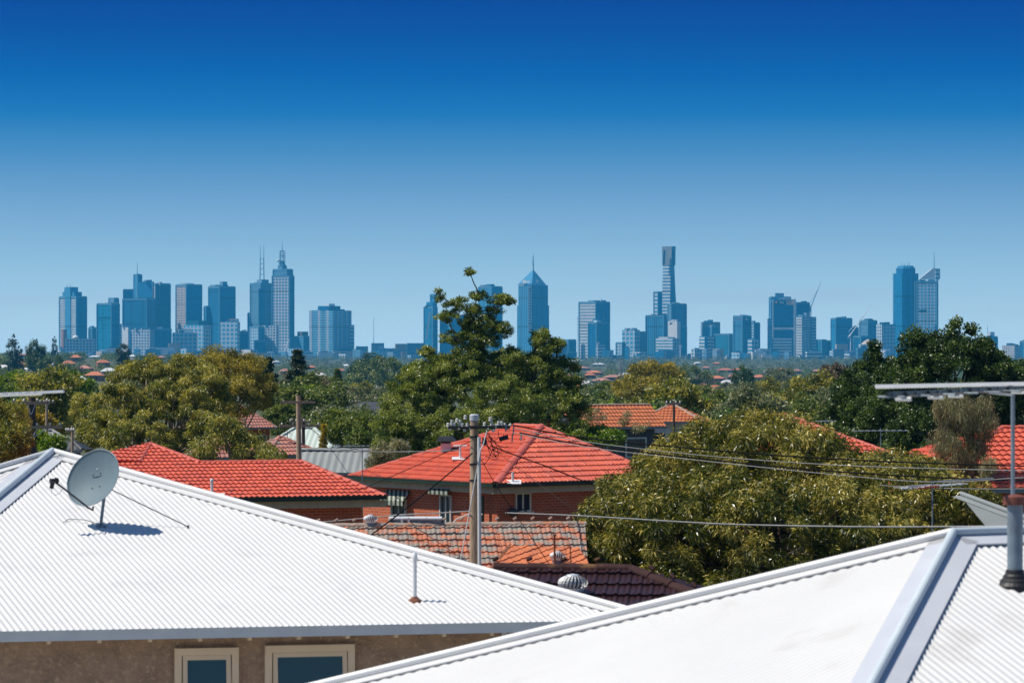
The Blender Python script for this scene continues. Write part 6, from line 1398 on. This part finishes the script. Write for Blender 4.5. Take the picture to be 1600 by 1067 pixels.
for bi, (da, db, n) in enumerate(bands):
    placed = 0; tries = 0
    while placed < n and tries < n*40:
        tries += 1; px = rng.uniform(-20, 1620); d = da+(db-da)*min(1, tries/(n*12)+.1*rng.random()); x = (px-800)/F*d
        k = int(rng.choice(kinds, p=wts)); s = rng.uniform(.62, 1.1)*(1.0 if d > 300 else .85)
        half = s*4.2/d*F; top = HY+F*(CAMZ-(ground(x, d)+8*s))/d
        lim = 549 if px < 320 else 558
        if top < lim:
            s *= .75; top = HY+F*(CAMZ-(ground(x, d)+8*s))/d; half *= .75
            if top < lim: continue
        if blocked(px, top, half, d): continue
        a, b = int(px-half*.8+100), int(px+half*.8+100)
        if a < 70 or b > 1740: continue
        if float(np.mean(np.maximum(0, occ[a:b]-top-2))) < 3.5: continue
        put_tree(k, x, d, s, sx=rng.uniform(.9, 1.25)); placed += 1; cover(px-half*.75, px+half*.75, top+half*.35)
# labels that single each one out: kind, where below the skyline it stands, then its order from the left
MARKS = [(20, 'at the left edge'), (110, 'below the leftmost tower'), (168, 'below the teal glass tower'), (225, 'below the navy towers'), (292, 'below the tan tower'), (345, 'below the broad dark tower'), (407, 'below the twin-aerial tower'), (441, 'below the tallest left spire'), (514, 'below the striped hotel'), (584, 'below the lone aerial'), (645, 'left of the leaning glass tower'), (700, 'behind the gum tree, left side'), (760, 'behind the gum tree top'), (833, 'below the pyramid-roofed tower'), (888, 'right of the central gum'), (930, 'below the white-faced tower'), (985, 'below the pale gridded tower'), (1045, 'below the slender tallest tower'), (1108, 'below the white banded tower'), (1160, 'below the white-signed dark tower'), (1222, 'below the sign board tower'), (1262, 'below the balcony tower'), (1316, 'below the white crane'), (1385, 'below the blue-white gridded tower'), (1415, 'below the chamfered blue tower'), (1450, 'below the wedge-topped tower'), (1550, 'right of the tall dark tree'), (1590, 'at the right edge')]
def place_words(px, d):
    m = min(MARKS, key=lambda q: abs(q[0]-px))[1]
    dist = 'farthest' if d > 1500 else 'far' if d > 900 else 'mid-distance' if d > 450 else 'nearer'
    return dist, m
ORD = ['leftmost', 'second from left', 'third from left', 'fourth from left', 'fifth from left', 'sixth from left', 'seventh from left', 'eighth from left']
def labels(items):
    by = {}
    for it in items:
        dist, m = place_words(it[0], it[2]); by.setdefault(dist+' '+it[5]+' '+m, []).append(it)
    for base, L_ in by.items():
        L_.sort(key=lambda q: q[0])
        for i, it in enumerate(L_):
            lab = base if len(L_) == 1 else (base+', '+ORD[i])
            ws = lab.split()
            it[4]['label'] = ' '.join(ws[:16]); it[4]['category'] = it[6]; it[4]['group'] = it[7]
LOWS = []; rb = random.Random(5)
BT = [('white', 'plain white'), ('litgrid', 'white gridded'), ('gridblue', 'pale blue gridded'), ('banded', 'white banded'), ('greyc', 'blue-grey'), ('beige', 'cream'), ('steel', 'grey-blue'), ('navy', 'dark blue')]
px = 60
while px < 1610:
    px += rb.uniform(9, 24)
    if 640 < px < 870 or 1385 < px < 1540: continue
    wd = rb.uniform(9, 26); yt = rb.uniform(543, 553)+(5 if px > 600 else 0)-(4 if px > 1290 and px < 1380 else 0)+(8 if px > 1540 else 0); d = rb.uniform(7000, 7240); mt, ds_ = rb.choice(BT)
    if 860 < px < 1300 and int(px*7) % 3 == 0: yt -= 5+int(px) % 9; wd *= .7
    c = P(px+wd/2, 560, d); T = bpy.data.objects.new('low_building', None); COL.objects.link(T); T.location = (c.x, c.y, -30)
    sp_ = rb.random() < .5
    block(T, 'body', px, px+wd*rb.uniform(.3, .7) if sp_ else None, px+wd, yt, 575, (mt, 'gridblue' if sp_ else mt), d)
    if rb.random() < .6: block(T, 'roof_level', px+wd*.25, None, px+wd*.7, yt-rb.uniform(1.5, 3), yt+1, (rb.choice(['white', 'greyc', 'darkc']),)*2, d+18)
    LOWS.append((px+wd/2, yt, d-6000, wd, T, ds_+' low block', 'building', 'low buildings at the foot of the towers'))
def relabel():
    by = {}
    for it in LOWS: by.setdefault(it[5]+' '+place_words(it[0], 1)[1], []).append(it)
    for base, L_ in by.items():
        for i, it in enumerate(sorted(L_, key=lambda q: q[0])): it[4]['label'] = base if len(L_) == 1 else base+', '+ORD[i]; it[4]['category'] = it[6]; it[4]['group'] = it[7]
SKIP = {a+'.%03d' % i for a, L_ in (('suburban_tree', [20,25,44,49,50,52,60,65,66,67,70,71,72,73,74,75,76,80,81,82,83,87,88,89,94,95,98,100,101,103,105,107,108,111,112,115,117,118,120,121,122,124,125,126,129,130,131,132,134,135,136,138,139,140,141,142,143,144,146,147,148,149,151,152,153,154,155,156,157,158,159,160,161,162,163,164,165,166,167,168,169,170,171,172,173,174,175,176,178,179,180,181,182,184,186,188,189,190,192,197,199,201,202,203,205,206,207,210,211,213,215,216,218,220,221,222,223,224,226,228,229,230,232,235,237,238,241,244,245,247,249,250,253,255,259,261,263,264,265,267,269,271]), ('suburban_house', [3,4,10,11,13,17,18,19,20,23,24,34,47,49,50,51,52,53,55,56,58,59,63,64,68,77,79,82,83]), ('low_building', [7,8,9,12,16,19,23,29,31,81,83,84,86,87,88])) for i in L_}  # wholly hidden by other things
HOUSES = [q for q in HOUSES if q[4].name not in SKIP]; TREES = [q for q in TREES if q[4].name not in SKIP]
LOWS = [q for q in LOWS if q[4].name not in SKIP]; relabel()
for nm in SKIP:
    o = bpy.data.objects.get(nm)
    if o:
        for ch in list(o.children): bpy.data.objects.remove(ch)
        bpy.data.objects.remove(o)
labels(HOUSES); labels(TREES)
for k, (pr, _) in enumerate(TP):
    if k not in usedt:
        for ch in list(pr.children): bpy.data.objects.remove(ch)
        bpy.data.objects.remove(pr)
# the wood between suburb and city, one mass nobody could count
def mass(name, d0, d1, n, seed, lab, per=46, Ln=2.2, zoff=0, hmul=1.0):
    rg = np.random.default_rng(seed); d = rg.uniform(d0, d1, n); px = rg.uniform(-120, 1720, n); x = (px-800)/F*d
    z = np.array([ground(a, b) for a, b in zip(x, d)]); h = rg.uniform(5, 9, n)*hmul*(np.where(px < 320, .8, 1.0))
    tops = HY+F*(CAMZ-(z+h*1.15))/d; keep = np.array([not blocked(a, b, 4*F/c, c) for a, b, c in zip(px, tops, d)])
    x, d, z, h, px = x[keep], d[keep], z[keep], h[keep], px[keep]; n = len(x)
    CC = np.stack([x, d, z+h*.58], 1); idx = np.repeat(np.arange(n), per); v = rg.normal(size=(n*per, 3)); v /= np.linalg.norm(v, axis=1, keepdims=True)
    r = rg.random(n*per)**.3; wd = (h*rg.uniform(.5, .85, n))[idx]; off = v*r[:, None]*wd[:, None]; off[:, 2] *= .75
    C = CC[idx]+off; D = rg.normal(size=v.shape); rn = rg.uniform(.1, .9, n)[idx]*.8+rg.normal(0, .1, n*per)
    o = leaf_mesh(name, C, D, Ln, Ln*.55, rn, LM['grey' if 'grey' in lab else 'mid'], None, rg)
    tag(o, lab, 'woodland'); o['kind'] = 'stuff'
mass('distant_trees', 1200, 2300, 620, 90, 'middle belt of suburban trees among the far house roofs', 160, .8)
mass('distant_trees', 2300, 3600, 1100, 91, 'far belt of green suburban trees below the skyline', 100, 1.25)
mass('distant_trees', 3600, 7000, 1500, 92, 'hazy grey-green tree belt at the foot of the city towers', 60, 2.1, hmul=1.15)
# ------------------------------------------------------------------ air
HAZE = 0.000068
mb = MB(); mb.box((0, 4300, 150), (9000, 9600, 380)); hz = mb.build('haze', newmat('haze_air')[0]); hz['kind'] = 'stuff'
hm = hz.data.materials[0]; n = hm.node_tree; n.nodes.remove(n.nodes['Principled BSDF'])
pv = n.nodes.new('ShaderNodeVolumePrincipled'); pv.inputs['Density'].default_value = HAZE; pv.inputs['Color'].default_value = (.06, .56, 1.0, 1); pv.inputs['Anisotropy'].default_value = .1
n.links.new(pv.outputs[0], n.nodes['Material Output'].inputs['Volume'])
hz['label'] = 'thin blue haze in the air over the whole suburb'
